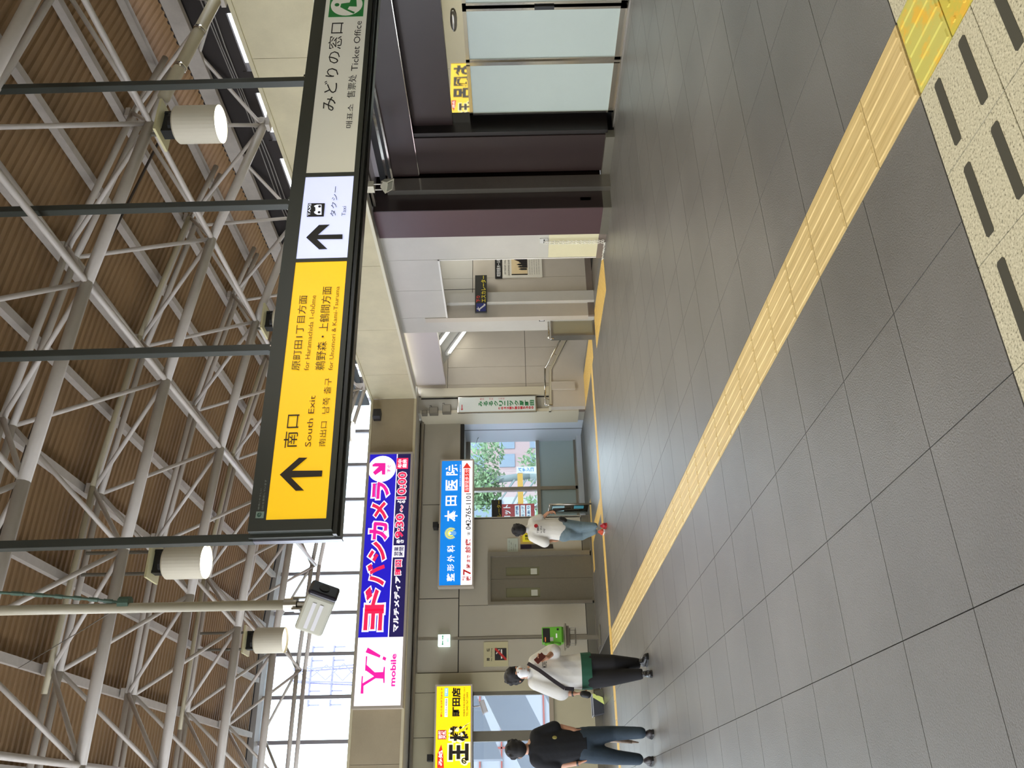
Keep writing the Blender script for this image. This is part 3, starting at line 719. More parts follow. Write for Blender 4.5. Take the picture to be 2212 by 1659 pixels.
# ---- floodlights under the roof
def flood(x_, y_, zb_, hang, label, glow=True, seen=True, ztop=None):
    t = thing('high_bay_floodlight', label, 'floodlight', (x_, y_, zb_), 'cylinder floodlights under the roof')
    r_, h_ = .185, .42
    vs = []; n = 32
    mbb = MB()
    for z_, rr in ((zb_, r_), (zb_+h_, r_), (zb_+h_+.02, r_-.02)):
        for i in range(n): vs.append((x_+rr*math.cos(2*PI*i/n), y_+rr*math.sin(2*PI*i/n), z_))
    fs = [(i, (i+1) % n, n+(i+1) % n, n+i) for i in range(n)]+[(n+i, n+(i+1) % n, 2*n+(i+1) % n, 2*n+i) for i in range(n)]+[tuple(range(2*n, 3*n))]
    mbb.add(vs, fs)
    body = part('housing', mbb, LAMPBODY, t, smooth=False)
    part('diffuser', MB().cyl((x_, y_, zb_+.03), (x_, y_, zb_+.035), r_-.01, n=32), LAMPGLOW if glow else M('lamp_dim', (235,228,205), emit=1.2), t)
    part('heat_sink', MB().cyl((x_,y_,zb_+h_+.02),(x_,y_,zb_+h_+.07), .12, n=16).box(x_-.1, x_+.1, y_-.05, y_+.05, zb_+h_+.07, zb_+h_+.14).box(x_-.13,x_-.1,y_-.06,y_+.06,zb_+h_,zb_+h_+.14).box(x_+.1,x_+.13,y_-.06,y_+.06,zb_+h_,zb_+h_+.14), BLACK, t)
    part('mounting_plate', B(x_-.2, x_+.2, y_-.16, y_+.16, zb_+h_+.14, zb_+h_+.165), M('plate_beige', (214,206,160), rough=.45), t)
    if ztop:
        for q_ in (-.12, .12): part('arm', MB().cyl((x_+q_,y_,zb_+h_+.16),(x_+q_,y_,ztop), .02, n=8), DSTEEL, t)
    return t
flood(6.2, 6.15, 4.43, 0, 'lit cylindrical floodlight nearest the camera, above the ticket office sign', ztop=5.1)
flood(2.56, 8.95, 4.96, 0, 'lit cylindrical floodlight hanging left of the large yellow sign', ztop=6.3)
flood(2.42, 12.69, 5.02, 0, 'cylindrical floodlight in front of the far high windows, beside the camera pole', glow=False, ztop=6.3)
flood(6.23, 9.89, 4.43, 0, 'cylindrical floodlight half hidden behind the top of the yellow sign', ztop=5.1)

# further lamps of the same kind, added to light the hall, mostly out of view
for q in LAMPS:
    if q in ((6.22, 6.15, 4.44), (2.56, 8.95, 4.96), (2.42, 12.69, 5.0), (6.22, 9.89, 4.44)): continue
    part('added_lamp', MB().cyl((q[0],q[1],q[2]+.02), (q[0],q[1],q[2]+.42), .185, n=24).cyl((q[0],q[1],q[2]+.42), (q[0],q[1],zt(q[0])-.05), .02, n=6), LAMPBODY, ce)
    part('added_lamp_diffuser', MB().cyl((q[0],q[1],q[2]+.005), (q[0],q[1],q[2]+.02), .17, n=24), LAMPGLOW, ce)
# ================================================================== BIG HANGING SIGN
SX0, SY, SZ0, SZ1 = 1.758, 5.2, 2.806, 3.195
TILT = .0081
bs_ = thing('station_sign', 'long hanging sign with yellow south exit, blue taxi and white ticket office panels', 'sign', (SX0, SY, SZ0))
O_ = Vector((SX0, SY, SZ0)); ex = Vector((math.cos(TILT), .003, math.sin(TILT))); ez = Vector((-math.sin(TILT), 0, math.cos(TILT))); ey = ez.cross(ex)
RS = Matrix(((ex.x, ey.x, ez.x, O_.x), (ex.y, ey.y, ez.y, O_.y), (ex.z, ey.z, ez.z, O_.z), (0,0,0,1)))
def sloc(P):  # point on the sign plane -> local a,b
    d = P-O_; return d.dot(ex), d.dot(ez)
def spx(x, y):
    d = CF*FPX-(x-IW/2)*CU+(IH/2-y)*CR; n_ = ex.cross(ez); t_ = (O_-EYE).dot(n_)/d.dot(n_)
    return sloc(EYE+d*t_)
LEN = 6.4; H_ = .392
a1 = spx(690, 565)[0]; a2 = spx(690, 558)[0]; a3 = spx(710, 381)[0]; a4 = spx(710, 373)[0]
sb = lambda nm, mb, mat, lab=None, bevel=0: part(nm, mb, mat, bs_, lab, bevel=bevel)
sb('housing', MB().box(-.1, LEN, .06, .155, -.06, H_+.12, R=RS), SIGNF)
sb('frame', MB().box(-.075, LEN, 0.0, .06, H_, H_+.11, R=RS).box(-.075, LEN, 0.0, .06, -.04, 0, R=RS).box(-.075, 0, 0.0, .06, 0, H_, R=RS)
   .box(a1, a2, -.002, .05, 0, H_, R=RS).box(a3, a4, -.002, .05, 0, H_, R=RS), SIGNF)
sb('lower_trim', MB().box(-.1, LEN, .02, .16, -.07, -.045, R=RS).box(-.1,LEN,.07,.16,-.085,-.07,R=RS), M('trim_dark', (40,42,40), rough=.3))
sb('end_trim', MB().box(-.112, -.1, .1, .165, -.09, H_+.125, R=RS), M('trim_edge', (120,120,130), rough=.3, metal=.5))
YEL = M('sign_yellow', (252,200,24), rough=.35, emit=0.45); BLU = M('sign_lilac', (205,212,250), rough=.3, emit=0.61); WHT = M('sign_white', (205,203,188), rough=.3, emit=.26)
sb('yellow_panel', B(0, a1, .005, .03, 0, H_, R=RS), YEL); sb('blue_white_panel', B(a2, a3, .005, .03, 0, H_, R=RS), BLU); sb('white_panel', B(a4, LEN, .005, .03, 0, H_, R=RS), WHT)
FS = (O_, ex, ez)
INK = M('sign_ink', (46,34,26), rough=.4); INKB = M('sign_ink_brown', (96,62,14), rough=.4); INKD = M('sign_ink_dark', (34,32,30), rough=.4); INKG = M('sign_ink_grey', (88,90,108), rough=.4)
def stx(s_, tl, br, mat=INK, bold=0.):
    "tl/br: photo pixels of the text's upper left and lower right corners"
    a, b = spx(*tl); c, d = spx(*br); text(bs_, s_, mat, FS, (a, c, d, b), bold)
def sarrow(cx, top, bot, wing, x_up):
    pass
def sp(pts, mat, nm='arrow'): sb(nm, flatpoly([spx(*q) for q in pts], FS, .004), mat)
k_ = 220/1825
ar = [(535,380),(880,75),(1030,75),(755,310),(1300,305),(1290,412),(740,432),(970,662),(820,668)]
sp([(540+a*k_, 980+b*k_) for a, b in ar], INK)
k_ = 520/2054
ar = [(480,567),(590,460),(680,457),(580,545),(790,540),(790,580),(572,582),(660,665),(590,668)]
sp([(540+a*k_, 370+b*k_) for a, b in ar], INKD)
def U(x, y, oy): return 540+x*k_, oy+y*k_
stx('南口', U(282,822,760), U(428,535,760), INK, .0)
stx('South Exit', U(468,812,760), U(560,375,760), INKB)
stx('南出口', U(585,810,760), U(660,595,760), INKB); stx('남쪽 출구', U(612,530,760), U(700,225,760), INKB)
stx('原町田1丁目方面', U(350,160,760), U(492,1060,370), INK, 0)
stx('for Haramachida 1-chōme', U(458,160,760), U(565,1060,370), INKB)
stx('鵜野森・上鶴間方面', U(552,160,760), U(700,985,370), INK, 0)
stx('for Unomori & Kami-Tsuruma', U(668,158,760), U(765,985,370), INKB)
stx('タクシー', U(683,388,370), U(755,130,370), INKD); stx('Taxi', U(782,383,370), U(822,300,370), INKG)
sp([U(485,390,370), U(497,275,370), U(640,275,370), U(630,388,370)], INKD, 'pictogram')
TW = M('picto_white', (225,230,250), emit=0.58)
a, b = spx(*U(492,385,370)); c, d = spx(*U(525,283,370)); text(bs_, 'TAXI', TW, FS, (a, c, d, b), .02, lift=.008)
def sp2(pts, mat, nm, lift): sb(nm, flatpoly([spx(*q) for q in pts], FS, lift), mat)
sp2([U(575,375,370),U(552,362,370),U(548,350,370),U(560,345,370),U(560,312,370),U(548,305,370),U(552,298,370),U(575,290,370),U(612,290,370),U(612,375,370)], TW, 'taxi_car', .008)
for q in ((592,357),(596,308)):
    a, b = spx(*U(q[0], q[1], 370)); sb('taxi_lamp', flatpoly(disc(a, b, .011, 12), FS, .012), INKD)
stx('みどりの窓口', U(605,950,0), U(800,195,0), INKD, .0)
stx('매표소', U(815,1095,0), U(888,890,0), INKD); stx('售票处', U(825,838,0), U(912,640,0), INKD); stx('Ticket Office', U(862,608,0), U(955,182,0), INKD)
GRN = M('picto_green', (40,130,60), emit=0.11)
a, b = spx(*U(668,148,0)); c, d = spx(*U(965,140,0)); hh = b-d
sb('pictogram', flatpoly(rect(a, a+hh, d, b), FS, .003), GRN); sb('pictogram_disc', flatpoly(disc(a+hh/2, d+hh/2, hh*.46), FS, .006), WHT)
sb('pictogram_seat', flatpoly([(a+.1*hh,d+.28*hh),(a+.16*hh,d+.24*hh),(a+.3*hh,d+.46*hh),(a+.42*hh,d+.42*hh),(a+.4*hh,d+.2*hh),(a+.8*hh,d+.24*hh),(a+.78*hh,d+.38*hh),(a+.58*hh,d+.42*hh),(a+.54*hh,d+.66*hh),(a+.4*hh,d+.68*hh),(a+.26*hh,d+.5*hh)], FS, .008), GRN)
sb('pictogram_seat', flatpoly(disc(a+.5*hh, d+.78*hh, .07*hh, 14), FS, .008), GRN)
k_ = 220/1825
def U2(x, y): return 540+x*k_, 980+y*k_
GT = M('small_print', (150,158,150))
stx('環境にやさしい', U2(140,1010), U2(215,628), GT); stx('LEDを使用しています', U2(205,1010), U2(305,470), GT)
sp([U2(100,1158), U2(115,1040), U2(258,1040), U2(243,1158)], M('eco_pale', (150,172,158)), 'eco_mark')
a, b = spx(*U2(125,1145)); c, d = spx(*U2(215,1062)); text(bs_, 'e', M('eco_green', (44,84,70)), FS, (a, c, d, b), .02, lift=.008)
# hanging posts
for px, ytop in ((660, 150), (630, 417), (594, 734)):
    a, b = spx(px, ytop)
    sb('hanging_post', MB().box(a-.0275, a+.0275, .10, .17, H_+.1, zt(a+SX0)+.1-SZ0, R=RS), SIGNF, bevel=.004)
    sb('post_foot', MB().box(a-.04, a+.04, .09, .18, H_+.1, H_+.15, R=RS), SIGNF)
    sb('post_bolt', MB().cyl(RS @ Vector((a,.088,H_+.135)), RS @ Vector((a,.08,H_+.135)), .008, n=8), CHROME)
sb('hanging_post', MB().box(-.115, -.06, .09, .165, H_+.1, zt(SX0)+.1-SZ0, R=RS), SIGNF, bevel=.004)

# ================================================================== OTHER ILLUMINATED SIGNS ON THE FAR SIDE
def lit_sign(name, label, x0, x1, z0, z1, Y, depth, frame_mat, fw=.05):
    t = thing(name, label, 'sign', ((x0+x1)/2, Y, z0))
    part('frame', MB().box(x0, x0+fw, Y, Y+depth, z0, z1).box(x1-fw, x1, Y, Y+depth, z0, z1).box(x0+fw, x1-fw, Y, Y+depth, z0, z0+fw).box(x0+fw, x1-fw, Y, Y+depth, z1-fw, z1), frame_mat, t)
    part('housing', B(x0+fw, x1-fw, Y+.02, Y+depth, z0+fw, z1-fw), frame_mat, t)
    return t
def text_px(t, s_, tl, br, Y, mat, bold=0., lift=.004, outline=0.):
    a = onY(*tl, Y); b = onY(*br, Y); return text(t, s_, mat, fr_far(Y), (a.x, b.x, b.z, a.z), bold, lift=lift, outline=outline)
def poly_px(t, pts, Y, mat, nm='mark', lift=.003):
    return part(nm, flatpoly([(onY(*q, Y).x, onY(*q, Y).z) for q in pts], fr_far(Y), lift), mat, t)
FRB = M('frame_beige', (176,166,150), rough=.45)
YO = 15.9
t = lit_sign('shop_sign', 'long navy and white illuminated shop sign with pink lettering on the far fascia', 1.81, 6.77, 3.66, 4.58, YO, .2, FRB, .04)
NAVY = M('sign_navy', (30,20,190), rough=.4, emit=0.54); NAVY2 = M('sign_navy_dark', (30,22,84), rough=.4, emit=0.40); SW = M('sign_bright_white', (246,242,248), rough=.4, emit=.62)
MAG = M('sign_magenta', (226,24,150), rough=.4, emit=0.58); REDM = M('sign_crimson', (222,30,80), rough=.4, emit=0.58)
fY = fr_far(YO+.015)
part('navy_panel', flatpoly(rect(3.05, 6.73, 3.99, 4.54), fY, .004), NAVY, t); part('navy_panel', flatpoly(rect(3.05, 6.73, 3.70, 3.97), fY, .004), NAVY2, t)
part('divider', flatpoly(rect(3.05, 6.73, 3.97, 3.99), fY, .004), SW, t); part('white_panel', flatpoly(rect(1.85, 3.05, 3.70, 4.54), fY, .004), SW, t)
k1 = 360/1659
def V(x, y): return 740+x*k1, 960+y*k1
k2 = 360/1664
def V2(x, y): return 740+x*k2, 1300+y*k2
YT = YO+.012
LET = [('ヨ', V2(205,290), V2(415,70)), ('ド', V(215,1665), V(425,1415)), ('バ', V(235,1410), V(425,1185)), ('シ', V(250,1170), V(435,965)), ('カ', V(262,960), V(455,770)), ('メ', V(283,755), V(450,570)), ('ラ', V(290,545), V(470,370))]
for i, (s_, a, b) in enumerate(LET):
    text_px(t, s_, a, b, YT, SW, .095, lift=.003, outline=.03)
    text_px(t, s_, a, b, YT, MAG if i in (4, 6) else REDM, .04, lift=.008)
text_px(t, 'マルチメディア', V2(495,300), V(580,1310), YT, SW, .05)
RP = M('sign_red_pink', (228,40,90), emit=0.58)
for s_, a, b in (('町田', V(520,1300), V(590,1150)), ('9:30', V(520,935), V(615,690)), ('10:00', V(540,545), V(640,275)), ('～', V(575,672), V(600,605))):
    text_px(t, s_, a, b, YT, SW, .07, outline=.014); text_px(t, s_, a, b, YT, RP, .03, lift=.009)
for s_, a, b in (('あさ', V(535,988), V(610,945)), ('よる', V(545,590), V(625,555))): text_px(t, s_.replace('さ','\nさ').replace('る','\nる'), a, b, YT, SW, .04, lift=.005)
a = onY(*V(500,1125), YT); b = onY(*V(618,1005), YT)
part('hours_tag', flatpoly(rect(a.x, b.x, b.z, a.z), fY, .007), SW, t); text_px(t, '営業\n時間', V(510,1112), V(610,1018), YT, NAVY2, .02, lift=.012)
a = onY(*V(535,245), YT); b = onY(*V(655,135), YT)
part('open_tag', flatpoly(rect(a.x, b.x, b.z, a.z), fY, .007), RP, t); text_px(t, '年中\n無休', V(548,236), V(643,146), YT, SW, .03, lift=.012)
c = onY(*V(392,243), YT); part('arrow_disc', flatpoly(disc(c.x, c.z, .285), fY, .007), SW, t)
poly_px(t, [V(298,205),V(325,188),V(428,188),V(428,215),V(425,302),V(392,302),V(392,262),V(325,308),V(303,280),V(362,222),V(300,222)], YT, MAG, 'arrow', .012)
text_px(t, 'すぐ', V(442,283), V(482,205), YT, MAG, .02, lift=.012)
poly_px(t, [V2(180,918),V2(208,918),V2(210,840),V2(330,765),V2(405,768),V2(408,812),V2(420,812),V2(424,650),V2(412,650),V2(405,702),V2(322,705),V2(240,630),V2(248,545),V2(234,543),V2(225,688),V2(238,690),V2(315,745),V2(200,815),V2(205,742),V2(192,742)], YT, MAG, 'lettering', .008)
poly_px(t, [V2(230,505),V2(252,457),V2(380,535),V2(372,560)], YT, MAG, 'lettering', .008); poly_px(t, [V2(398,575),V2(408,545),V2(438,560),V2(428,590)], YT, MAG, 'lettering', .008)
text_px(t, 'mobile', V2(468,845), V2(540,518), YT, MAG, .03)
area_light('shop_sign_glow', (4.3, YO-.12, 4.1), 4.8, .8, 14, (1,.85,1), (-PI/2, 0, 0))

YH = 16.7
t = lit_sign('hospital_sign', 'blue and white illuminated clinic sign hanging below the shop sign', 4.16, 6.91, 2.44, 3.16, YH, .2, FRB, .03)
BLH = M('sign_blue', (0,122,214), rough=.4, emit=0.61); SW2 = M('sign_soft_white', (240,238,240), rough=.4, emit=0.61); RED = M('sign_red', (226,50,36), rough=.4, emit=0.36); BLK = M('sign_text_black', (50,46,50), rough=.4)
fH = fr_far(YH+.015)
part('blue_panel', flatpoly(rect(4.19, 6.88, 2.70, 3.13), fH, .004), BLH, t); part('white_panel', flatpoly(rect(4.19, 6.88, 2.47, 2.70), fH, .004), SW2, t)
YT = YH+.01
for s_, a, b in (('整', (1035,1365),(1115,1282)), ('形', (1040,1262),(1112,1190)), ('外', (1040,1170),(1115,1100)), ('科', (1040,1075),(1118,1003)), ('本', (1015,770),(1145,655)), ('田', (1025,612),(1138,510)), ('医', (1025,460),(1145,350)), ('院', (1025,310),(1148,200))):
    text_px(t, s_, V(*a), V(*b), YT, SW2, .02)
RINK = M('sign_red_text', (196,24,24), emit=0.22)
for s_, a, b, mm in (('夜', (1228,1360),(1278,1310), RINK), ('平日', (1195,1358),(1222,1312), RINK), ('7', (1200,1300),(1278,1240), RINK), ('時', (1230,1232),(1278,1188), RINK), ('まで', (1235,1175),(1272,1100), RINK), ('診療', (1220,1080),(1278,940), RINK), ('☎', (1240,908),(1270,870), BLK), ('042-765-1101', (1225,850),(1280,490), BLK)):
    text_px(t, s_, V(*a), V(*b), YT, mm, .022 if mm is RINK else .008)
a = onY(*V(1212,475), YT); b = onY(*V(1262,245), YT)
part('red_arrow', flatpoly(rect(a.x, b.x, b.z, a.z), fH, .006), RED, t); poly_px(t, [V(1198,238),V(1238,182),V(1280,238)], YT, RED, 'red_arrow', .006)
text_px(t, '当駅徒歩５分', V(1217,465), V(1257,250), YT, SW2, .0, lift=.012)
text_px(t, '相模原市南区上鶴間本町', V(1165,420), V(1178,200), YT, SW2)
c = onY(*V(1078,885), YT)
for k in range(22):
    an = PI*(-.22+1.44*k/21)
    for rr, ln in ((.075, .06), (.035, .045)):
        p0 = (c.x+math.cos(an)*rr, c.z+.0+math.sin(an)*rr); p1 = (c.x+math.cos(an)*(rr+ln), c.z+math.sin(an)*(rr+ln)); s_ = (-math.sin(an)*.011, math.cos(an)*.011); pm = ((p0[0]+p1[0])/2, (p0[1]+p1[1])/2)
        part('emblem_petal', flatpoly([p0, (pm[0]+s_[0], pm[1]+s_[1]), p1, (pm[0]-s_[0], pm[1]-s_[1])], fH, .008), M('emblem_yellow', (232,230,90), emit=0.50), t)
part('emblem_body', flatpoly(disc(c.x, c.z-.06, .05, 16, .055), fH, .01), M('emblem_blue', (110,170,226), emit=0.50), t); part('emblem_body', flatpoly(disc(c.x, c.z+.02, .028, 12), fH, .01), M('emblem_white', (225,235,245), emit=0.50), t)

YY_ = 16.6
t = lit_sign('yellow_shop_sign', 'yellow illuminated sign with black brush lettering above the left windows', -.6, 2.285, 2.45, 3.15, YY_, .2, FRB, .03)
YS = M('sign_yellow2', (252,212,10), rough=.4, emit=0.61)
fS = fr_far(YY_+.015); part('yellow_panel', flatpoly(rect(-.57, 2.255, 2.48, 3.12), fS, .004), YS, t)
YT = YY_+.01; KK = M('brush_black', (34,28,20)); 
text_px(t, '町田店', V2(1088,1145), V2(1180,858), YT, KK, .04)
text_px(t, '詳しくはコチラから ⇒', V2(975,1150), V2(1000,860), YT, RED, .03)
a = onY(*V2(1018,1150), YT); b = onY(*V2(1052,962), YT); part('name_tag', flatpoly(rect(a.x, b.x, b.z, a.z), fS, .006), SW2, t); text_px(t, 'ふろきん 町田店', V2(1025,1140), V2(1047,970), YT, KK, .01, lift=.01)
a = onY(*V2(1018,945), YT); b = onY(*V2(1055,860), YT); part('name_tag', flatpoly(rect(a.x, b.x, b.z, a.z), fS, .006), M('tag_cyan', (120,190,220), emit=0.50), t); text_px(t, 'で検索', V2(1025,940), V2(1048,866), YT, SW2, .01, lift=.01)
text_px(t, '相模原市南区鵜野森1-24-9', V2(1205,1145), V2(1224,855), YT, KK); text_px(t, 'TEL.042-767-2603', V2(1234,1145), V2(1254,905), YT, KK)
for s_, a, b in (('様', (1070,1395),(1265,1215)), ('王', (1060,1590),(1260,1415)), ('の', (1185,1620),(1245,1555))):
    text_px(t, s_, V2(*a), V2(*b), YT, M('glow_cream', (250,240,190), emit=0.65), .09, outline=.03, lift=.003); text_px(t, s_, V2(*a), V2(*b), YT, KK, .05, lift=.009)
text(t, 'お風呂', M('glow_cream'), fS, (-.5, .76, 2.5, 3.04), .09, outline=.03); text(t, 'お風呂', KK, fS, (-.5, .76, 2.5, 3.04), .05, lift=.009)
a = onY(*V2(950,1375), YT); b = onY(*V2(1038,1280), YT); part('red_tag', flatpoly(rect(a.x, b.x, b.z, a.z), fS, .006), M('tag_red', (196,60,40), emit=0.29), t); text_px(t, '岩盤\n天然', V2(955,1370), V2(1034,1285), YT, SW2, .02, lift=.01)
poly_px(t, [V2(945,1659),V2(948,1520),V2(985,1425),V2(1005,1520),V2(1012,1659)], YT, RED, 'red_flame', .005); text_px(t, 'み処', V2(955,1640), V2(1000,1480), YT, SW2, .03, lift=.01)
# exit light, no smoking, clinic board
t = thing('exit_light', 'small glowing white exit light box with green double arrow on the far wall', 'sign', (3.15, 16.9, 2.9))
part('box', B(3.045, 3.265, 16.88, 17.0, 2.91, 3.145), M('exit_white', (225,245,238), emit=0.72), t)
fE = fr_far(16.88); EG = M('exit_green', (30,150,96), emit=0.29)
for s in (-1, 1):
    cx_ = 3.155+s*.012
    part('arrow', flatpoly([(cx_,3.045),(cx_+s*.06,3.045),(cx_+s*.05,3.025),(cx_+s*.085,3.052),(cx_+s*.05,3.08),(cx_+s*.06,3.06),(cx_,3.06)], fE, .004), EG, t)
text(t, '出口', EG, fE, (3.12, 3.19, 2.935, 2.975))
t = thing('no_smoking_sign', 'cream no smoking sign with a barred cigarette on the far wall', 'sign', (2.88, 16.98, 1.8))
part('board', B(2.655, 3.12, 16.985, 17.0, 1.77, 2.25), M('cream_board', (180,172,134), rough=.5), t)
fN = fr_far(16.985); NB = M('nosmoke_black', (34,30,32)); NR = M('nosmoke_red', (176,44,40)); NW = M('nosmoke_white', (214,208,196))
part('pictogram', flatpoly(rect(2.77, 3.0, 1.8, 2.03), fN, .003), NB, t); part('cigarette', flatpoly(rect(2.8, 2.975, 1.885, 1.912), fN, .006), NW, t)
part('smoke', flatpoly([(2.96,1.93),(2.975,1.93),(2.975,1.96),(2.93,1.985),(2.9,2.01),(2.885,2.0),(2.915,1.97),(2.96,1.95)], fN, .006), NW, t)
part('bar', flatpoly([(2.77,1.8),(2.80,1.8),(3.0,2.0),(3.0,2.03),(2.97,2.03),(2.77,1.83)][::1], fN, .009), NR, t)
text(t, '禁', NB, fN, (2.76, 2.82, 2.13, 2.19), .02); text(t, '煙', NB, fN, (2.94, 3.0, 2.13, 2.19), .02); text(t, 'No Smoking', NB, fN, (2.76, 3.0, 2.075, 2.11))
t = thing('clinic_board', 'narrow vertical white clinic sign board in a rounded steel frame by the stairs', 'sign', (8.07, 16.42, 1.05))
part('frame', B(7.87, 8.275, 16.4, 16.45, 1.05, 2.79), CHROME, t, bevel=.02)
part('face', B(7.90, 8.245, 16.394, 16.40, 1.085, 2.755), M('clinic_white', (206,212,206), rough=.15), t)
fC = ((0, 16.394, 0), (0, 0, -1), (1, 0, 0))   # sideways frame: text runs downwards
def ctext(s_, u0, u1, x0, x1, mat, bold=0.):  # vertical (stacked) text
    n_ = len(s_); h_ = (u1-u0)/n_
    for i, c_ in enumerate(s_):
        text(t, c_, mat, ((0,16.394,0),(1,0,0),(0,0,1)), (x0, x1, -u1+h_*(n_-i-1)+.1*h_, -u1+h_*(n_-i)-.1*h_), bold)
CG = M('clinic_green', (40,120,70)); CRR = M('clinic_red', (190,50,60))
# photo: characters lie on their side in the photo's own frame, upright on the board they read top to bottom
ctext('みるるクリニック原町田', -2.34, -1.1, 8.02, 8.15, CG, .04)
ctext('☎042-710-5300', -1.9, -1.12, 7.935, 8.0, CRR, .04)
ctext('眼科', -2.3, -2.2, 8.18, 8.22, CRR); ctext('内科', -2.1, -2.0, 8.18, 8.22, CRR); ctext('小児科', -1.9, -1.75, 8.18, 8.22, CRR)
part('arrow', flatpoly([(7.93,2.69),(7.97,2.72),(7.97,2.70),(8.07,2.70),(8.07,2.68),(7.97,2.68),(7.97,2.66)], fr_far(16.394), .003), CRR, t)
# grey wall boxes beside the clinic board
for i, (px, lab) in enumerate((((917, 890), 'smallest dark wall box close under the fascia corner'), ((937, 886), 'middle brown wall box with a short cable beside the clinic board'), ((965, 882), 'taller grey wall box right above the clinic board'))):
    p = onY(px[0], px[1], 16.42); t = thing('wall_box', lab, 'box', (p.x, 16.45, p.z), 'boxes beside the clinic board')
    wz = (.12, .19, .19)[i]; wx = (.1, .17, .2)[i]
    part('case', B(p.x-wx/2-.02, p.x+wx/2-.02, 16.38, 16.5, p.z-wz/2, p.z+wz/2), M('box_grey_brown', (112,106,92), rough=.5), t, bevel=.008)
    part('cover', B(p.x-wx/2, p.x+wx/2-.04, 16.372, 16.38, p.z-wz/2+.015, p.z+wz/2-.015), M('box_cover', (132,126,110), rough=.45), t)
    if i: part('cable', MB().tube([(p.x+wx/2-.02,16.45,p.z+.05),(p.x+wx/2+.04,16.45,p.z+.06),(p.x+wx/2+.05,16.48,p.z+.1)], .006, n=5), BLACK, t)
# speaker on the far fascia
p = onY(815, 897, 15.95)
t = thing('wall_speaker', 'black wall speaker on the far fascia near the corner', 'speaker', (p.x, 16.05, p.z))
R = Matrix.Translation((p.x, 15.95, p.z)) @ Matrix.Rotation(.25, 4, 'Z')
part('cabinet', MB().prism([R @ Vector(v) for v in [(-.12,-.02,-.08),(-.1,-.1,-.08),(.1,-.1,-.08),(.12,-.02,-.08),(.1,.08,-.08),(-.1,.08,-.08)]], (0,0,.16)), M('speaker_black', (36,34,38), rough=.5), t, bevel=.012)
part('bracket', MB().cyl((p.x, 15.95, p.z), (p.x, 16.1, p.z), .02, n=8), BLACK, t)
part('cable', MB().tube([(p.x+.05,16.08,p.z+.09),(p.x+.02,16.08,p.z+.2),(p.x-.1,16.08,p.z+.26)], .005, n=5), BLACK, t)
# dome camera in the entrance
p = onY(1037, 938, 17.9)
t = thing('entrance_camera', 'grey camera with a white cap under the entrance lintel', 'camera', (p.x, p.y, p.z))
part('body', MB().sphere((p.x, p.y, p.z), .07, .07, .05, n=8, m=5), M('cam_grey', (150,152,150), rough=.5), t)
part('cap', MB().cyl((p.x,p.y,p.z-.05),(p.x,p.y,p.z-.1), .035, .025), WHITE, t, smooth=True); part('cable', MB().tube([(p.x-.03,p.y,p.z),(p.x-.12,p.y,p.z+.06),(p.x-.14,p.y+.2,p.z+.1)], .006, n=5), BLACK, t)
part('stem', MB().cyl((p.x,p.y,p.z),(p.x,p.y,2.7), .012, n=6), WHITE, t)
# dome sensor near the corner
t = thing('dome_sensor', 'small white dome sensor at the top corner of the far wall panels', 'sensor', (7.95, 16.7, 3.5))
p = onY(906, 905, 16.8); part('dome', MB().sphere((p.x, 16.8, p.z), .05, .05, .04).cyl((p.x,16.8,p.z),(p.x,16.8,3.67), .02), WHITE, t, smooth=True)
# security camera seen in front of the left window
p = onY(1044, 1525, 16.7)
t = thing('security_camera', 'white security camera on an arm in front of the left window', 'camera', (p.x, 16.7, p.z))
R = Matrix.Translation((p.x, 16.7, p.z)) @ Matrix.Rotation(-.35, 4, 'Y')
part('body', B(-.13, .1, -.05, .05, -.05, .045, R=R), M('cam_white', (190,188,190), rough=.4), t, bevel=.01)
part('hood', B(-.15, .14, -.06, .06, .045, .06, R=R), M('cam_white'), t)
part('arm', MB().tube([(p.x,16.7,p.z+.04),(p.x,16.75,p.z+.12),(p.x,16.8,2.46)], .014, n=8), M('cam_white'), t, smooth=True)
# black loudspeaker boxes on top of the signs
for i, (px, Yq) in enumerate((((940, 1133), 16.75), ((928, 1637), 16.62))):
    p = onY(*px, Yq); t = thing('sign_transformer', ['small black box above the blue clinic sign', 'small dark box above the yellow sign'][i], 'box', (p.x, Yq, p.z), 'boxes above the lit signs')
    part('case', B(p.x-.06, p.x+.06, Yq, Yq+.22, p.z-.05, p.z+.05), BLACK, t, bevel=.006); part('foot', B(p.x-.03, p.x+.03, Yq+.05, Yq+.15, p.z-.09, p.z-.05), BLACK, t)

# ---- camera on the long pole
t = thing('pole_camera', 'box shaped surveillance camera hanging from a long beige ceiling pole', 'camera', (1.065, 4.6, 2.85))
part('pole', MB().cyl((1.065, 4.6, 2.84), (1.065, 4.6, 6.3), .027, n=16), M('pole_beige', (176,168,146), rough=.35), t, smooth=True)
part('collar', MB().cyl((1.065,4.6,2.78),(1.065,4.6,2.85), .034, n=12).cyl((1.065,4.6,2.72),(1.065,4.6,2.78), .018, n=10).box(1.03,1.04,4.56,4.64,2.66,2.8).box(1.09,1.1,4.56,4.64,2.66,2.8), STEEL, t)
R = Matrix.Translation((1.06, 4.6, 2.64)) @ Matrix.Rotation(math.radians(62), 4, 'Z') @ Matrix.Rotation(math.radians(-24), 4, 'X')
R = Matrix.Translation((1.045, 4.55, 2.655)) @ Matrix.Rotation(math.radians(-136), 4, 'Z') @ Matrix.Rotation(math.radians(-24), 4, 'X')
part('housing', B(-.055, .055, -.15, .09, -.08, .075, R=R), M('cam_housing', (168,166,150), rough=.5), t, bevel=.016)
part('front', B(-.057, .057, .085, .115, -.082, .077, R=R), M('cam_front', (34,32,44), rough=.25), t, bevel=.014)
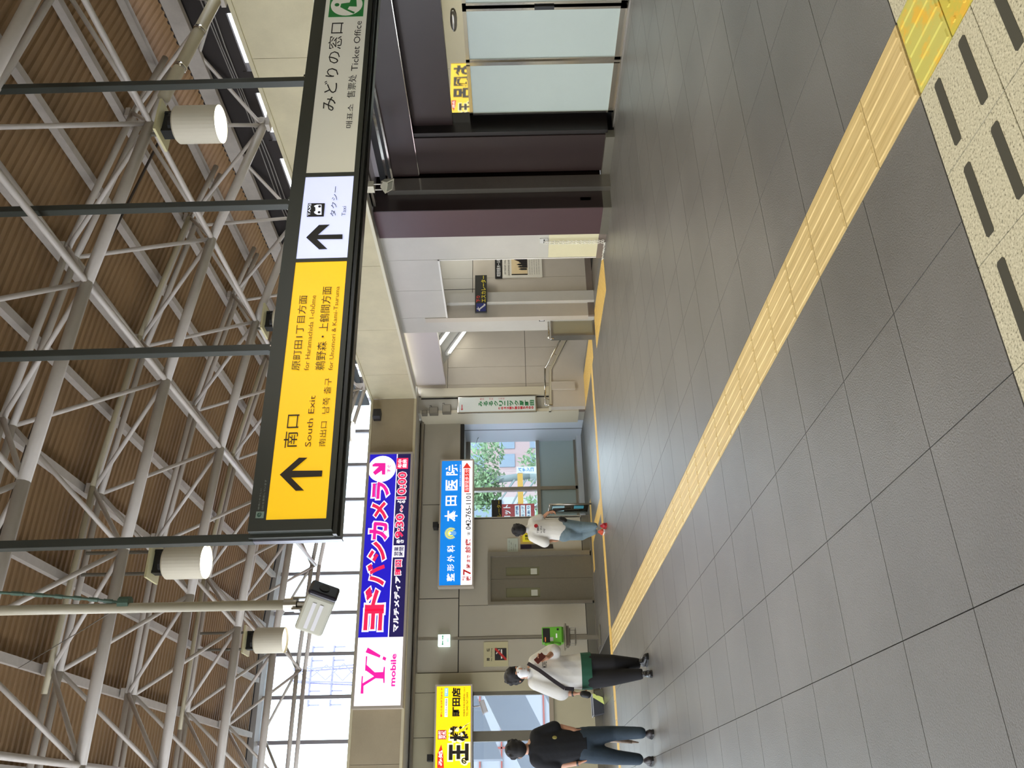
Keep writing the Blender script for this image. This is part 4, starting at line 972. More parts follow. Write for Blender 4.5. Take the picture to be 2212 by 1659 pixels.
part('lens', MB().cyl(R @ Vector((0,.115,0)), R @ Vector((0,.12,0)), .028, n=16), BLACK, t)
part('louver', MB().box(.054, .058, -.12, .05, -.03, -.01, R=R), M('cam_white'), t)
part('louver', MB().box(.054, .058, -.12, .05, .01, .03, R=R), M('cam_white'), t)
# net of cord hanging from the roof beside the pole
t = thing('cord', 'frayed green and grey cord tied across the ceiling to the camera pole', 'cord', (1.065, 4.6, 4.2))
a = onY(270, 1303, 4.6)
pts = [a]; 
p0 = onY(0, 1280, 4.5); mb = MB(); prev = a
for i in range(1, 15):
    q = a.lerp(p0, i/14)+Vector((0, 0, -.05*math.sin(PI*i/14)+.01*random.uniform(-1, 1))); mb.cyl(prev, q, .008+.004*(i % 2), n=5); prev = q
part('rope', mb, M('cord_green', (70,96,78), var=.4, vs=60), t)
p1 = onY(40, 1443, 7.0); part('string', MB().tube([a, onY(180,1360,5.3), p1], .003, n=4), M('string_grey', (90,82,70)), t)
part('knot', MB().cyl(a+Vector((0,0,-.03)), a+Vector((0,0,.03)), .036, n=10), M('cord_green'), t)

# ---- public telephone
t = thing('public_telephone', 'green public telephone on a steel pedestal with a shelf by the far wall', 'telephone', (3.08, 16.45, 0))
PG = M('phone_green', (92,158,48), rough=.35)
part('body', MB().prism([(2.95,16.3,.70),(2.95,16.25,.74),(2.95,16.3,1.11),(2.95,16.46,1.11),(2.95,16.46,.70)], (.3,0,0)), PG, t, bevel=.01)
part('handset', MB().tube([(2.93,16.27,.76),(2.92,16.24,.9),(2.93,16.27,1.06)], .028, n=8), PG, t, smooth=True)
fT = ((0, 16.276, 0), (1,0,0), (0,.05,1))
part('face_plate', flatpoly(rect(2.965, 3.225, .885, 1.095), ((0,16.225,0),(1,0,0),(0,.06,1)), .003), BLACK, t)
part('display', flatpoly(rect(2.975, 3.06, 1.04, 1.06), ((0,16.223,0),(1,0,0),(0,.06,1)), .004), M('phone_orange', (226,130,70)), t)
part('keypad', MB().box(2.985, 3.055, 16.268, 16.28, .90, .96), M('key_grey', (170,168,160)), t)
part('coin_label', flatpoly(rect(3.04, 3.12, .82, .85), ((0,16.215,0),(1,0,0),(0,.06,1)), .003), WHITE, t)
part('card_slot', B(3.18, 3.21, 16.24, 16.3, .79, .83), BLACK, t)
part('shelf', B(2.84, 3.29, 16.15, 16.5, .655, .685), STEEL, t, bevel=.01); part('cushion', B(2.89, 3.25, 16.2, 16.48, .6, .655), M('phone_shelf_brown', (96,84,70)), t)
part('post', MB().box(3.03, 3.1, 16.38, 16.45, .03, .62), STEEL, t)
mb = MB()
for z in (.47, .58): mb.tube([(2.93,16.25,z),(3.22,16.25,z),(3.22,16.48,z),(2.93,16.48,z),(2.93,16.25,z)], .007, n=6)
for xx in (2.93, 3.22): mb.tube([(xx,16.25,.47),(xx,16.25,.6)], .006, n=6).tube([(xx,16.48,.47),(xx,16.48,.6)], .006, n=6)
part('wire_rack', mb, STEEL, t); part('base', B(2.88, 3.27, 16.2, 16.6, 0, .03), DSTEEL, t, bevel=.008)

# glass wing at the entrance corner
t = thing('glass_wing', 'small glass side panel in a steel rail beside the entrance', 'panel', (5.6, 16.4, 0))
part('rail', MB().tube([(5.74,16.4,0),(5.74,16.4,.86),(5.74,17.0,.86)], .02, n=8), STEEL, t, smooth=True); part('glass', B(5.735, 5.745, 16.42, 17.0, .05, .82), PANE, t)
part('notice', B(5.728, 5.735, 16.5, 16.8, .55, .8), M('notice_blue', (150,190,200)), t); part('notice', B(5.728, 5.735, 16.5, 16.65, .15, .35), M('notice_teal', (60,140,160)), t)

# bag / umbrella-drip box by the wall
t = thing('bin', 'dark grey bin with a yellow-green wet floor board leaning on it', 'bin', (1.95, 16.7, 0))
part('bin', MB().add([(1.72,16.55,0),(2.0,16.55,0),(2.0,16.8,0),(1.72,16.8,0),(1.68,16.5,.2),(2.05,16.5,.2),(2.05,16.85,.2),(1.68,16.85,.2)], [(3,2,1,0),(0,1,5,4),(1,2,6,5),(2,3,7,6),(3,0,4,7)]), M('bin_grey', (64,66,72), rough=.5), t)
part('rim', MB().tube([(1.68,16.5,.2),(2.05,16.5,.2),(2.05,16.85,.2),(1.68,16.85,.2),(1.68,16.5,.2)], .01, n=6), M('rim_silver', (180,184,192), rough=.3), t)
t = thing('floor_board', 'folded yellow-green and white floor warning board leaning beside the grey bin', 'sign', (1.95, 16.45, 0))
part('board', MB().prism([(1.86,16.42,.0),(1.98,16.42,.02),(2.06,16.46,.2),(1.99,16.46,.2)], (0,.015,0)), M('lime_board', (200,212,120)), t)
part('board', MB().prism([(2.0,16.4,.0),(2.12,16.4,.02),(2.1,16.45,.16),(2.02,16.45,.15)], (0,.012,0)), M('dark_board', (58,58,44)), t)

# ================================================================== OUTSIDE
t = thing('street_tree', 'leafy green street tree seen through the entrance glass', 'tree', (11, 29, 0))
part('trunk', MB().tube([(11.3,29,-6),(11.3,29,1),(11.0,29,3.5)], .14, n=8), M('bark', (110,120,120)), t, smooth=True)
for k in range(9):
    an = k*.7; part('branch', MB().cyl((11.25,29,-.5+.4*k), (11.25+1.6*math.cos(an),29+1.2*math.sin(an),.4+.4*k), .05, .02, n=5), M('bark'), t)
vs = []; fs = []; rn = random.Random(3)
for k in range(6500):
    c_ = rn.randrange(16); cr = random.Random(c_*11)
    cx_, cy_, cz_ = 11.1+cr.uniform(-1.6, 1.3), 29+cr.uniform(-1.2, 1.2), 1.0+cr.uniform(-2.2, 2.4); rr = cr.uniform(.6, 1.0)
    d = Vector((rn.gauss(0,1), rn.gauss(0,1), rn.gauss(0,1))).normalized()*rr*rn.random()**.4
    c0 = Vector((cx_, cy_, cz_))+d; a = Vector((rn.gauss(0,1), rn.gauss(0,1), rn.gauss(0,1))).normalized()*.09; b = a.orthogonal().normalized()*.05
    i = len(vs); vs += [c0-a, c0-b, c0+a, c0+b]; fs.append((i, i+1, i+2, i+3))
o = part('foliage', MB().add(vs, fs), M('leaf_green', (92,120,78), rough=.6, var=.3, vs=2), t); o['kind'] = 'stuff'
def building(name, label, x0, x1, y0, y1, z0, z1, mat, cols_, rows_, winmat, cat='building'):
    t = thing(name, label, cat, ((x0+x1)/2, (y0+y1)/2, z0))
    part('wall', B(x0, x1, y0, y1, z0, z1), mat, t)
    wx = (x1-x0)/cols_; hz = (z1-z0)/rows_
    for i in range(cols_):
        for j in range(rows_):
            part('window', B(x0+wx*(i+.15), x0+wx*(i+.85), y0-.05, y0+.02, z0+hz*(j+.3), z0+hz*(j+.8)), winmat, t)
    return t
WB = M('far_pink', (140,118,116), rough=.7); WG = M('far_window', (90,104,118), rough=.2); WW = M('far_white', (140,140,146), rough=.6)
building('street_building', 'pale pink building block at the upper right beyond the entrance glass', 17.5, 22, 44, 50, -6, 4.5, WB, 4, 6, WG)
building('shop_building', 'white building with shop windows beyond the left entrance pane', 9.5, 13.0, 36, 40, -6, 4.6, WW, 3, 3, WG)
t = thing('game_hall_sign', 'white roadside sign board with blue katakana lettering beside a yellow canopy band', 'sign', (8.6, 22, -5))
part('board', B(8.66, 8.84, 22, 22.08, .9, 1.51), M('board_white', (160,164,168)), t)
for i, c_ in enumerate('パチンコ'): text(t, c_, M('kana_blue', (60,100,140)), fr_far(22), (8.69, 8.81, 1.37-.115*i, 1.46-.115*i), .05)
part('post', B(7.4, 8.64, 22, 22.08, 1.34, 1.49), M('band_yellow', (160,124,48)), t)  # horizontal yellow canopy band of a building, next to the board
part('pole', B(8.7, 8.8, 22.02, 22.06, -6, .9), M('far_pole', (190,190,190)), t)
t = thing('red_parlour_board', 'red and white slot parlour board seen behind the entrance glass', 'sign', (6.7, 19.5, 1.2))
part('board', B(6.2, 6.86, 19.5, 19.56, 1.1, 1.92), M('board_red', (150,52,52), rough=.5), t); f = fr_far(19.5)
text(t, 'スロット', WHITE, f, (6.3, 6.84, 1.68, 1.86), .03)
for k, s_ in enumerate(('新台 提携', 'パーキング', '駐車あり')):
    part('label_plate', flatpoly(rect(6.3, 6.82, 1.47-.14*k, 1.58-.14*k), f, .003), WHITE, t); text(t, s_, M('kana_blue'), f, (6.33, 6.8, 1.49-.14*k, 1.56-.14*k), .02, lift=.008)
part('leg', MB().box(6.25, 6.3, 19.5, 19.55, -3, 1.1).box(6.75, 6.8, 19.5, 19.55, -3, 1.1), STEEL, t)
t = thing('entrance_escalator_sign', 'black escalator sign with yellow writing hanging inside the entrance', 'sign', (6.0, 17.6, 1.86))
part('board', B(5.72, 6.295, 17.6, 17.64, 1.865, 2.09), M('sign_black'), t); text(t, 'カレーター', YL, fr_far(17.6), (5.8, 6.28, 1.885, 1.975), .015)
for q_ in (5.8, 6.2): part('hanger', MB().cyl((q_,17.62,2.09),(q_,17.62,2.7), .006, n=6), BLACK, t)
t = thing('opposite_building', 'white building with red lines and sloping grey stair casing beyond the left windows', 'building', (1, 24, -6))
part('wall', B(-8, 5.5, 26, 30, -6, 3.2), WW, t)
for k in range(6): part('red_line', B(-8, 5.5, 25.95, 26, -.4+.62*k, -.36+.62*k), M('far_red', (140,70,62)), t)
for k in range(5): part('red_post', B(-3+1.6*k, -2.95+1.6*k, 25.95, 26, -3, 3.2), M('far_red'), t)
part('stair_casing', MB().prism([(1.3,22,2.0),(1.3,22,3.2),(3.2,22,3.6),(3.4,22,2.9)][::1], (0,.8,0)), M('far_grey', (104,106,114)), t)
part('stair_casing', MB().prism([(.4,22,.2),(.4,22,1.2),(2.9,22,2.5),(2.9,22,1.5)], (0,.8,0)), M('far_grey'), t)
part('stair_casing', MB().prism([(1.6,22,-.6),(1.6,22,.3),(3.2,22,1.1),(3.2,22,.2)], (0,.8,0)), M('far_grey'), t)
# power line tower
t = thing('power_tower', 'thin lattice power tower outside the far high windows', 'tower', (9, 60, -6))
mb = MB(); PT = M('tower_lilac', (120,114,150), rough=.5)
for s in (-1, 1):
    for q in (-1, 1): mb.cyl((9+s*1.6, 60+q*1.6, -6), (9+s*.35, 60+q*.35, 17), .07, n=4)
part('leg', mb, PT, t)
for k in range(12):
    z0 = 3+1.15*k; w0 = 1.6-(z0+6)/23*1.25; w1 = 1.6-(z0+1.15+6)/23*1.25
    part('lattice', MB().cyl((9-w0,58.6,z0),(9+w1,58.6,z0+1.15), .05, n=4).cyl((9+w0,58.6,z0),(9-w1,58.6,z0+1.15), .05, n=4), PT, t)
for z in (12.8, 14.3, 15.8): part('crossarm', MB().box(7, 11, 59.9, 60.1, z, z+.12).cyl((7.1,60,z),(7.1,60,z-.7), .06, n=5).cyl((10.9,60,z),(10.9,60,z-.7), .06, n=5).cyl((8,60,z),(8,60,z-.7), .06, n=5).cyl((10,60,z),(10,60,z-.7), .06, n=5), PT, t)
struct('floor', B(-60, 70, 19, 90, -6.4, -6.2), M('street_grey', (96,96,98), rough=.8))

# ================================================================== PEOPLE
def capsule(mb, p0, p1, r0, r1=None, fy=1., n=14, fax=(0,1,0)):
    r1 = r0 if r1 is None else r1; p0 = Vector(p0); p1 = Vector(p1); d = p1-p0; L = d.length
    d = d.normalized() if L > 1e-5 else Vector((0,0,1)); a = d.orthogonal().normalized(); b = d.cross(a); F_ = Vector(fax).normalized()
    rings = []
    for k in range(5):
        t_ = PI/2*k/5; rings.append((p0-d*r0*math.cos(t_), r0*math.sin(t_)))
    rings.append((p0, r0)); rings.append((p1, r1))
    for k in range(1, 6):
        t_ = PI/2*k/5; rings.append((p1+d*r1*math.sin(t_), r1*math.cos(t_)))
    vs = []
    for c_, r_ in rings:
        r_ = max(r_, 1e-4)
        for i in range(n):
            o_ = (a*math.cos(2*PI*i/n)+b*math.sin(2*PI*i/n))*r_
            o_ -= F_*o_.dot(F_)*(1-fy); vs.append(c_+o_)
    m_ = len(rings)
    fs = [(k*n+i, k*n+(i+1) % n, (k+1)*n+(i+1) % n, (k+1)*n+i) for k in range(m_-1) for i in range(n)]
    fs += [tuple(range(n-1, -1, -1)), tuple(range((m_-1)*n, m_*n))]
    mb.add(vs, fs)
def fuse(mb, name, mat, parent, voxel=.01, smooth=6, cuts=(), label=None):
    me = mb.mesh(name, None); o = bpy.data.objects.new(name, me); C.objects.link(o)
    r = o.modifiers.new('r', 'REMESH'); r.mode = 'VOXEL'; r.voxel_size = voxel
    s = o.modifiers.new('s', 'SMOOTH'); s.iterations = smooth; s.factor = .5
    bpy.context.view_layer.update()
    m2 = bpy.data.meshes.new_from_object(o.evaluated_get(bpy.context.evaluated_depsgraph_get()))
    bpy.data.objects.remove(o); 
    if cuts:
        import bmesh
        bm = bmesh.new(); bm.from_mesh(m2)
        for p_, n_ in cuts:
            g = bm.verts[:]+bm.edges[:]+bm.faces[:]
            rr = bmesh.ops.bisect_plane(bm, geom=g, plane_co=p_, plane_no=n_, clear_outer=True)
            bmesh.ops.holes_fill(bm, edges=[e for e in rr['geom_cut'] if isinstance(e, bmesh.types.BMEdge)], sides=0)
        bm.to_mesh(m2); bm.free()
    m2.materials.clear(); m2.materials.append(mat); m2.polygons.foreach_set('use_smooth', [True]*len(m2.polygons)); m2.name = name
    o = link(name, m2, parent)
    if label: o['label'] = label
    return o
def head(mb, c, f, k=1.14):
    f = Vector(f).normalized(); s = f.cross(Vector((0,0,1))).normalized(); U_ = Vector((0,0,1)); c = Vector(c)
    P = lambda a, b, h: c+s*a*k+f*b*k+U_*h*k
    def el(ct, rs, rf, ru, n=14, m=9):
        vs = [ct+U_*ru*k]
        for j in range(1, m):
            t_ = PI*j/m
            for i in range(n):
                p_ = 2*PI*i/n; vs.append(ct+s*rs*k*math.sin(t_)*math.cos(p_)+f*rf*k*math.sin(t_)*math.sin(p_)+U_*ru*k*math.cos(t_))
        vs.append(ct-U_*ru*k); fs = [(0, 1+i, 1+(i+1) % n) for i in range(n)]
        for j in range(m-2):
            o_ = 1+j*n; fs += [(o_+i, o_+n+i, o_+n+(i+1) % n, o_+(i+1) % n) for i in range(n)]
        o_ = 1+(m-2)*n; fs += [(o_+i, len(vs)-1, o_+(i+1) % n) for i in range(n)]
        mb.add(vs, fs)
    el(P(0,-.01,.03), .075, .093, .09); el(P(0,.02,-.045), .058, .07, .07); el(P(0,.055,-.095), .03, .03, .02)
    el(P(0,.095,-.018), .013, .018, .026); el(P(0,.098,-.03), .016, .012, .01); el(P(0,.085,-.062), .026, .012, .01)
    el(P(-.032,.078,.022), .02, .012, .008); el(P(.032,.078,.022), .02, .012, .008)
    for q in (-1, 1): el(P(q*.077,-.012,-.015), .009, .02, .032)
    return P
def hair(P, parent, mat):
    mb = MB()
    def ell(c, rx, ry, rz, n=18, m=12):
        vs = [P(c[0], c[1], c[2]+rz)]
        for j in range(1, m):
            t_ = PI*j/m
            for i in range(n):
                p_ = 2*PI*i/n; vs.append(P(c[0]+rx*math.sin(t_)*math.cos(p_), c[1]+ry*math.sin(t_)*math.sin(p_), c[2]+rz*math.cos(t_)))
        vs.append(P(c[0], c[1], c[2]-rz)); fs = [(0, 1+i, 1+(i+1) % n) for i in range(n)]
        for j in range(m-2):
            o_ = 1+j*n; fs += [(o_+i, o_+n+i, o_+n+(i+1) % n, o_+(i+1) % n) for i in range(n)]
        o_ = 1+(m-2)*n; fs += [(o_+i, len(vs)-1, o_+(i+1) % n) for i in range(n)]
        mb.add(vs, fs)
    ell((0,-.018,.04), .09, .104, .098); ell((0,-.045,-.015), .08, .072, .075); ell((0,.045,.082), .062, .05, .035)
    for q in (-1, 1): ell((q*.07,.012,.02), .016, .03, .05)
    rn_ = random.Random(5)
    for _ in range(26):
        a_ = rn_.uniform(0, 6.28); h_ = rn_.uniform(-.05, .11); w_ = math.sqrt(max(.05, 1-((h_-.04)/.1)**2)); 
        y_ = -.02+.1*w_*math.sin(a_)
        if y_ > .03 and h_ < .07: continue
        ell((.088*w_*math.cos(a_), y_, h_), .018, .018, .024, 8, 5)
    return fuse(mb, 'hair', mat, parent, .009, 2)
def hand(mb, wrist, d, nrm, curl=.5, k=1., thumb=1):
    "palm from the wrist along d, five unequal fingers bent towards nrm, thumb from the side"
    d = Vector(d).normalized(); nrm = Vector(nrm); nrm = (nrm-d*nrm.dot(d)).normalized(); s = d.cross(nrm)*thumb; w_ = Vector(wrist)
    for q in (-.024,-.008,.008,.024): capsule(mb, w_+s*q*.7*k, w_+d*.085*k+s*q*k, .014*k, .013*k)
    for q, L in ((.03,.07),(.01,.082),(-.01,.076),(-.03,.06)):
        p = w_+d*.09*k+s*q*k; a_ = curl*.7; e1 = d*math.cos(a_)+nrm*math.sin(a_); a2 = curl*1.8; e2 = d*math.cos(a2)+nrm*math.sin(a2)
        p2 = p+e1*L*.5*k; p3 = p2+e2*L*.5*k
        capsule(mb, p-d*.02, p2, .0095*k, .009*k, n=8); capsule(mb, p2, p3, .009*k, .0075*k, n=8)
    p = w_+d*.03*k+s*.03*k; e = (d*.7+s*.6+nrm*.35).normalized(); capsule(mb, p-e*.02, p+e*.035*k, .012*k, .01*k, n=8); capsule(mb, p+e*.035*k, p+(e*.035+(d*.9+nrm*.4).normalized()*.03)*k, .01*k, .008*k, n=8)
def shoe(name, mat, parent, heel, toe, h=.08, w_=.045, label=None, sole=None):
    heel = Vector(heel); toe = Vector(toe); mb = MB()
    capsule(mb, heel+Vector((0,0,.045)), heel.lerp(toe,.35)+Vector((0,0,h)), w_*.85, w_*.75); capsule(mb, heel+Vector((0,0,.035)), toe+Vector((0,0,.035)), .036, .034, n=12)
    capsule(mb, heel.lerp(toe,.5)+Vector((0,0,.04)), toe+Vector((0,0,.03)), w_, w_*.85, fy=.8, fax=(0,0,1))
    o = fuse(mb, name, mat, parent, .008, 5, cuts=((Vector((0,0,.004)), Vector((0,0,-1))),), label=label)
    d = (toe-heel).normalized(); s = d.cross(Vector((0,0,1)))
    L = (toe-heel).length
    pts = [heel-d*.035-s*.025, heel-d*.035+s*.025, heel+s*.038, toe+s*.042, toe+d*.035+s*.025, toe+d*.035-s*.025, toe-s*.042, heel-s*.038]
    part('sole', MB().prism([p_+Vector((0,0,.001)) for p_ in pts], (0,0,.02)), sole or BLACK, o)
    return o
def person(label, Y0, base, spec):
    J = lambda x, y, d=0.: onY(x, y, Y0+d)
    body = MB(); return J

# ---- walking woman/man in white shirt, facing the camera, holding a phone
Y0 = 10.6
J = lambda x, y, d=0.: onY(x, y, Y0+d)
body = MB(); hc = J(1117, 1457, -.02); P = head(body, hc, (.42,-.88,-.18))
capsule(body, J(1136,1456), J(1148,1453), .055, .065)
capsule(body, J(1160,1450), J(1215,1450), .13, .12, fy=.65); capsule(body, J(1215,1450), J(1262,1450), .12, .13, fy=.7)
capsule(body, J(1153,1428), J(1199,1405,-.03), .05, .042); capsule(body, J(1199,1405,-.03), J(1182,1421,-.2), .042, .028); hand(body, J(1181,1421,-.205), (.1,-.25,1.0), (0,-.7,.1), .9, thumb=-1)
capsule(body, J(1153,1474), J(1215,1497), .05, .042); capsule(body, J(1215,1497), J(1240,1498,-.04), .04, .028); hand(body, J(1240,1498,-.045), (-.05,-.1,-1), (.8,-.2,0), .5)
for (hp, kn, an, d1, d2) in (((1272,1434),(1323,1431),(1372,1433),-.04,.04), ((1272,1464),(1323,1462),(1379,1455),-.06,-.1)):
    capsule(body, J(*hp), J(*kn,d1), .075, .055); capsule(body, J(*kn,d1), J(*an,d2), .052, .035)
pw = fuse(body, 'person', SKIN, None, .0075, 4)
tag(pw, 'person in white T-shirt and face mask with dark shoulder strap looking at a phone', 'person')
SHW = M('shirt_white', (206,204,198), rough=.85, var=.06, vs=12, bump=.3, bs=18)
mb = MB()
capsule(mb, J(1163,1432), J(1163,1470), .10, .10, fy=.9); capsule(mb, J(1172,1450), J(1215,1451), .185, .19, fy=.62); capsule(mb, J(1215,1451), J(1262,1450), .19, .215, fy=.62); capsule(mb, J(1262,1450), J(1280,1450), .215, .2, fy=.62)
capsule(mb, J(1156,1429), J(1190,1410,-.02), .085, .098); capsule(mb, J(1190,1410,-.02), J(1196,1407,-.06), .1, .09)
capsule(mb, J(1156,1474), J(1212,1494), .09, .105)
capsule(mb, J(1146,1454), J(1152,1453), .075, .09, fy=.9)
fuse(mb, 'shirt', SHW, pw, .012, 7, cuts=((J(1263,1450), Vector((0,0,-1))),))
mb = MB(); capsule(mb, J(1245,1450), J(1280,1449), .215, .222, fy=.64); fuse(mb, 'under_hem', M('green_hem', (26,78,58), rough=.8), pw, .014, 3, cuts=((J(1277,1450), Vector((0,0,-1))), (J(1255,1450), Vector((0,0,1)))), label='dark green hem below the shirt')
TRB = M('trousers_black', (20,19,22), rough=.85)
mb = MB(); capsule(mb, J(1264,1440), J(1264,1462), .12, .12, fy=.8)
for (hp, kn, an, d1, d2) in (((1275,1434),(1323,1432),(1376,1433),-.04,.04), ((1275,1466),(1323,1463),(1383,1456),-.06,-.1)):
    capsule(mb, J(*hp), J(*kn,d1), .125, .1); capsule(mb, J(*kn,d1), J(*an,d2), .098, .066)
fuse(mb, 'trousers', TRB, pw, .013, 6, cuts=((Vector((0,0,.09)), Vector((0,0,-1))),))
a = J(1384,1434,.04); a.z = 0; shoe('shoe', M('shoe_black', (24,23,24), rough=.35), pw, a, a+Vector((.06,-.16,0))); 
a = J(1386,1456,-.1); a.z = 0; shoe('shoe', M('shoe_black'), pw, a, a+Vector((-.03,-.2,0)))
hair(P, pw, HAIR)
mb = MB(); capsule(mb, P(0,.042,-.03), P(0,.04,-.075), .072, .06, n=20); fuse(mb, 'face_mask', M('mask_white', (222,222,222), rough=.7), pw, .008, 3, label='white face mask')
for q in (-.031,.031): part('eye', MB().sphere(P(q,.085,.004), .011, .008, .006, n=8, m=6), M('eye_dark', (30,24,22)), pw)
st_ = [J(1140,1433,-.11), J(1165,1448,-.18), J(1195,1470,-.19), J(1220,1487,-.17), J(1240,1489,-.14)]
mb = MB()
for a, b in zip(st_[:-1], st_[1:]):
    dd = (b-a).normalized(); s_ = dd.cross(Vector((0,-1,0))).normalized()*.022
    mb.add([a-s_,a+s_,b+s_,b-s_,a-s_+Vector((0,-.01,0)),a+s_+Vector((0,-.01,0)),b+s_+Vector((0,-.01,0)),b-s_+Vector((0,-.01,0))], [(3,2,1,0),(4,5,6,7),(0,1,5,4),(2,3,7,6),(1,2,6,5),(3,0,4,7)])
part('shoulder_strap', mb, M('strap_dark', (44,38,44), rough=.7), pw)
mb = MB(); capsule(mb, J(1260,1499,-.1), J(1270,1501,-.09), .042, .042, fy=.7); fuse(mb, 'pouch', BLACK, pw, .01, 4)
part('wrist_watch', MB().cyl(J(1236,1498,-.035), J(1239,1498,-.04), .036, n=14), BLACK, pw)
h = J(1166,1422,-.28); R = Matrix.Translation(h) @ Matrix.Rotation(-.75, 4, 'Y') @ Matrix.Rotation(.3, 4, 'X')
tag(part('phone', B(-.036, .036, -.005, .005, -.07, .07, R=R), M('phone_case', (96,40,34), rough=.4), None, bevel=.004), 'dark red mobile phone held up in the hand of the person in the mask', 'phone')
f = fr_far(J(1180,1440,-.135).y); a = J(1170,1441); text(pw, 'MORE', M('print_dark', (70,70,74)), ((0, f[0][1], 0), (1,0,0), (0,0,1)), (a.x-.03, a.x+.04, a.z-.06, a.z), .02)

# ---- man in black T-shirt and jeans walking away
Y0 = 10.7
body = MB(); hc = J(1119, 1619); P = head(body, hc, (.05,.99,0))
capsule(body, J(1136,1618), J(1150,1617), .06, .07)
capsule(body, J(1165,1614), J(1215,1612), .15, .14, fy=.68); capsule(body, J(1215,1612), J(1262,1608), .14, .14, fy=.75)
capsule(body, J(1160,1588), J(1212,1572,.02), .052, .044); capsule(body, J(1212,1572,.02), J(1240,1577,-.06), .042, .03); hand(body, J(1240,1577,-.06), (.0,.3,-1), (-1,0,0), .4)
capsule(body, J(1162,1645), J(1212,1652,.02), .052, .044); capsule(body, J(1212,1652,.02), J(1249,1648,-.04), .042, .03); hand(body, J(1250,1648,-.04), (.25,0,-1), (.9,0,-.1), .6, thumb=-1)
LG = (((1272,1592),(1325,1584),(1384,1583),.03,-.1), ((1272,1626),(1330,1636),(1378,1640),.05,.12))
for (hp, kn, an, d1, d2) in LG: capsule(body, J(*hp), J(*kn,d1), .08, .058); capsule(body, J(*kn,d1), J(*an,d2), .054, .038)
pm_ = fuse(body, 'person', SKIN, None, .0075, 4)
tag(pm_, 'man in a black T-shirt and dark jeans walking away at the left', 'person')
SHB = M('shirt_black', (14,15,20), rough=.9, var=.2, vs=12, bump=.4, bs=16)
mb = MB(); capsule(mb, J(1163,1595), J(1163,1638), .11, .11, fy=.95); capsule(mb, J(1175,1615), J(1215,1613), .195, .195, fy=.66); capsule(mb, J(1215,1613), J(1262,1607), .195, .185, fy=.7); capsule(mb, J(1262,1607), J(1275,1607), .185, .18, fy=.7)
capsule(mb, J(1160,1589), J(1197,1573), .085, .085); capsule(mb, J(1163,1644), J(1198,1652), .085, .085); capsule(mb, J(1148,1617), J(1156,1616), .08, .1, fy=.9)
fuse(mb, 'shirt', SHB, pm_, .012, 7, cuts=((J(1266,1607), Vector((0,0,-1))),))
JN = M('jeans', (42,56,68), rough=.85, var=.25, vs=9, bump=.3, bs=30)
mb = MB(); capsule(mb, J(1262,1598), J(1262,1620), .145, .145, fy=.85)
for (hp, kn, an, d1, d2) in LG: capsule(mb, J(*hp), J(*kn,d1), .12, .085); capsule(mb, J(*kn,d1), J(*an,d2), .085, .068)
fuse(mb, 'trousers', JN, pm_, .013, 6, cuts=((Vector((0,0,.1)), Vector((0,0,-1))),))
for (x_, y_, d_, t_) in ((1392,1583,-.1,(-.02,.17,0)), (1386,1641,.12,(-.03,.17,0))):
    a = J(x_, y_, d_); a.z = 0; shoe('shoe', M('shoe_brown', (40,34,34), rough=.5), pm_, a, a+Vector(t_))
hair(P, pm_, HAIR)
for q in (-.031,.031): part('eye', MB().sphere(P(q,.085,.004), .011, .008, .006, n=8, m=6), M('eye_dark'), pm_)
part('wrist_watch', MB().cyl(J(1246,1648,-.035), J(1250,1648,-.04), .036, n=14), BLACK, pm_)
f_ = J(1198,1593,-.15); part('shirt_print', MB().sphere(f_, .02, .006, .028), M('print_yellow_dim', (126,116,52)), pm_)
a = J(1305,1597,.25); b = J(1380,1604,.2)
um = tag(part('umbrella', MB().cyl(a, a.lerp(b,.8), .032, .02, n=10).cyl(a.lerp(b,.8), b, .018, .006, n=8), M('umbrella_tan', (150,130,112), rough=.6), None, smooth=True), 'closed tan umbrella hanging in front of the man in black jeans', 'umbrella')

# ---- person in a white printed T-shirt, cut-off jeans and red shoes, walking away
Y0 = 14.0
body = MB(); hc = J(1124, 1145); P = head(body, hc, (.25,.96,0))
capsule(body, J(1136,1144), J(1146,1142), .052, .06)
capsule(body, J(1160,1143), J(1195,1143), .13, .12, fy=.66); capsule(body, J(1195,1143), J(1225,1144), .12, .125, fy=.75)
capsule(body, J(1150,1127), J(1171,1120), .046, .04); capsule(body, J(1171,1120), J(1184,1107,-.05), .036, .026); hand(body, J(1184,1107,-.05), (.25,.1,-1), (-.8,0,-.1), .9)
capsule(body, J(1150,1160), J(1178,1172), .046, .04); capsule(body, J(1178,1172), J(1192,1168,.15), .038, .026); hand(body, J(1192,1168,.15), (0,.5,-1), (1,0,0), .5, thumb=-1)
LG = (((1225,1137),(1252,1138),(1284,1136),.0,-.05), ((1225,1152),(1256,1155),(1283,1148),.15,.02))
for (hp, kn, an, d1, d2) in LG: capsule(body, J(*hp), J(*kn,d1), .075, .055); capsule(body, J(*kn,d1), J(*an,d2), .052, .036)
pt_ = fuse(body, 'person', SKIN, None, .0075, 4)
tag(pt_, 'person in white printed T-shirt, blue jeans and red shoes walking away', 'person')
mb = MB(); capsule(mb, J(1152,1131), J(1152,1156), .1, .1, fy=.9); capsule(mb, J(1160,1143), J(1195,1143), .18, .18, fy=.64); capsule(mb, J(1195,1143), J(1212,1144), .185, .195, fy=.66)
capsule(mb, J(1151,1127), J(1167,1120), .085, .08); capsule(mb, J(1151,1160), J(1176,1171), .085, .095); capsule(mb, J(1212,1160), J(1219,1161), .06, .05, fy=1)
capsule(mb, J(1142,1143), J(1148,1143), .072, .09)
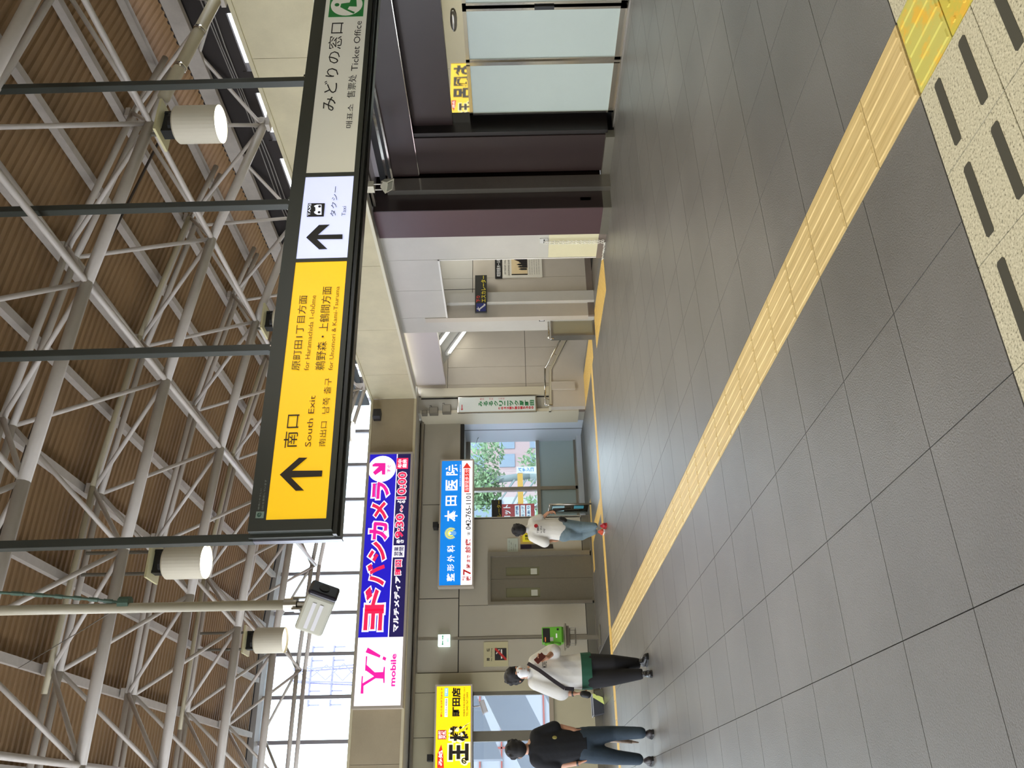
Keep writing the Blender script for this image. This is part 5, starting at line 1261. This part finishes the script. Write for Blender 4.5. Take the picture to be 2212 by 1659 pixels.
fuse(mb, 'shirt', SHW, pt_, .013, 6, cuts=((J(1221,1144), Vector((0,0,-1))),))
JB = M('jeans_light', (104,122,130), rough=.85, var=.35, vs=10, bump=.3, bs=30)
mb = MB(); capsule(mb, J(1218,1138), J(1218,1152), .15, .15, fy=.8)
for (hp, kn, an, d1, d2) in LG: capsule(mb, J(*hp), J(*kn,d1), .125, .1); capsule(mb, J(*kn,d1), J(*an,d2), .095, .06)
fuse(mb, 'trousers', JB, pt_, .013, 6, cuts=((Vector((0,0,.1)), Vector((0,0,-1))),))
RS_ = M('shoe_red', (150,22,34), rough=.5)
a = J(1292,1137,-.05); a.z = .0; shoe('shoe', RS_, pt_, a+Vector((0,-.07,0)), a+Vector((.03,.14,0)), sole=M('sole_red', (170,40,40)))
a = J(1288,1147,.3); a.z = 0; shoe('shoe', M('shoe_orange', (200,80,50), rough=.5), pt_, a, a+Vector((.02,.2,0)), sole=WHITE)
hair(P, pt_, HAIR)
for q in (-.031,.031): part('eye', MB().sphere(P(q,.085,.004), .011, .008, .006, n=8, m=6), M('eye_dark'), pt_)
yb = J(1165,1143).y-.135
fb = ((0, yb, 0), (1,0,0), (0,0,1)); pb = lambda x_, y_: (onY(x_, y_, yb).x, onY(x_, y_, yb).z)
u, v = pb(1158,1136); part('print_disc', flatpoly(disc(u, v, .034, 18), fb, .0), M('print_red_dot', (170,30,40)), pt_)
a = pb(1160,1152); b = pb(1178,1136); text(pt_, 'TIME\nis the\nday', M('print_dark'), fb, (a[0], b[0], b[1], a[1]), .01, lift=.004)
mb = MB(); capsule(mb, J(1212,1121,-.1), J(1219,1124,-.1), .05, .05, fy=.5); fuse(mb, 'hip_pouch', BLACK, pt_, .01, 3)
a = J(1186,1103,-.06); b = J(1232,1098,.1)
tag(part('umbrella', MB().cyl(a, a.lerp(b,.2), .012, n=8).cyl(a.lerp(b,.2), b, .032, .012, n=10), M('umbrella_dark', (34,30,30), rough=.6), None, smooth=True), 'dark folded umbrella held by the person in red shoes', 'umbrella')
bpy.data.objects.remove(TO)
bpy.data.curves.remove(TC)
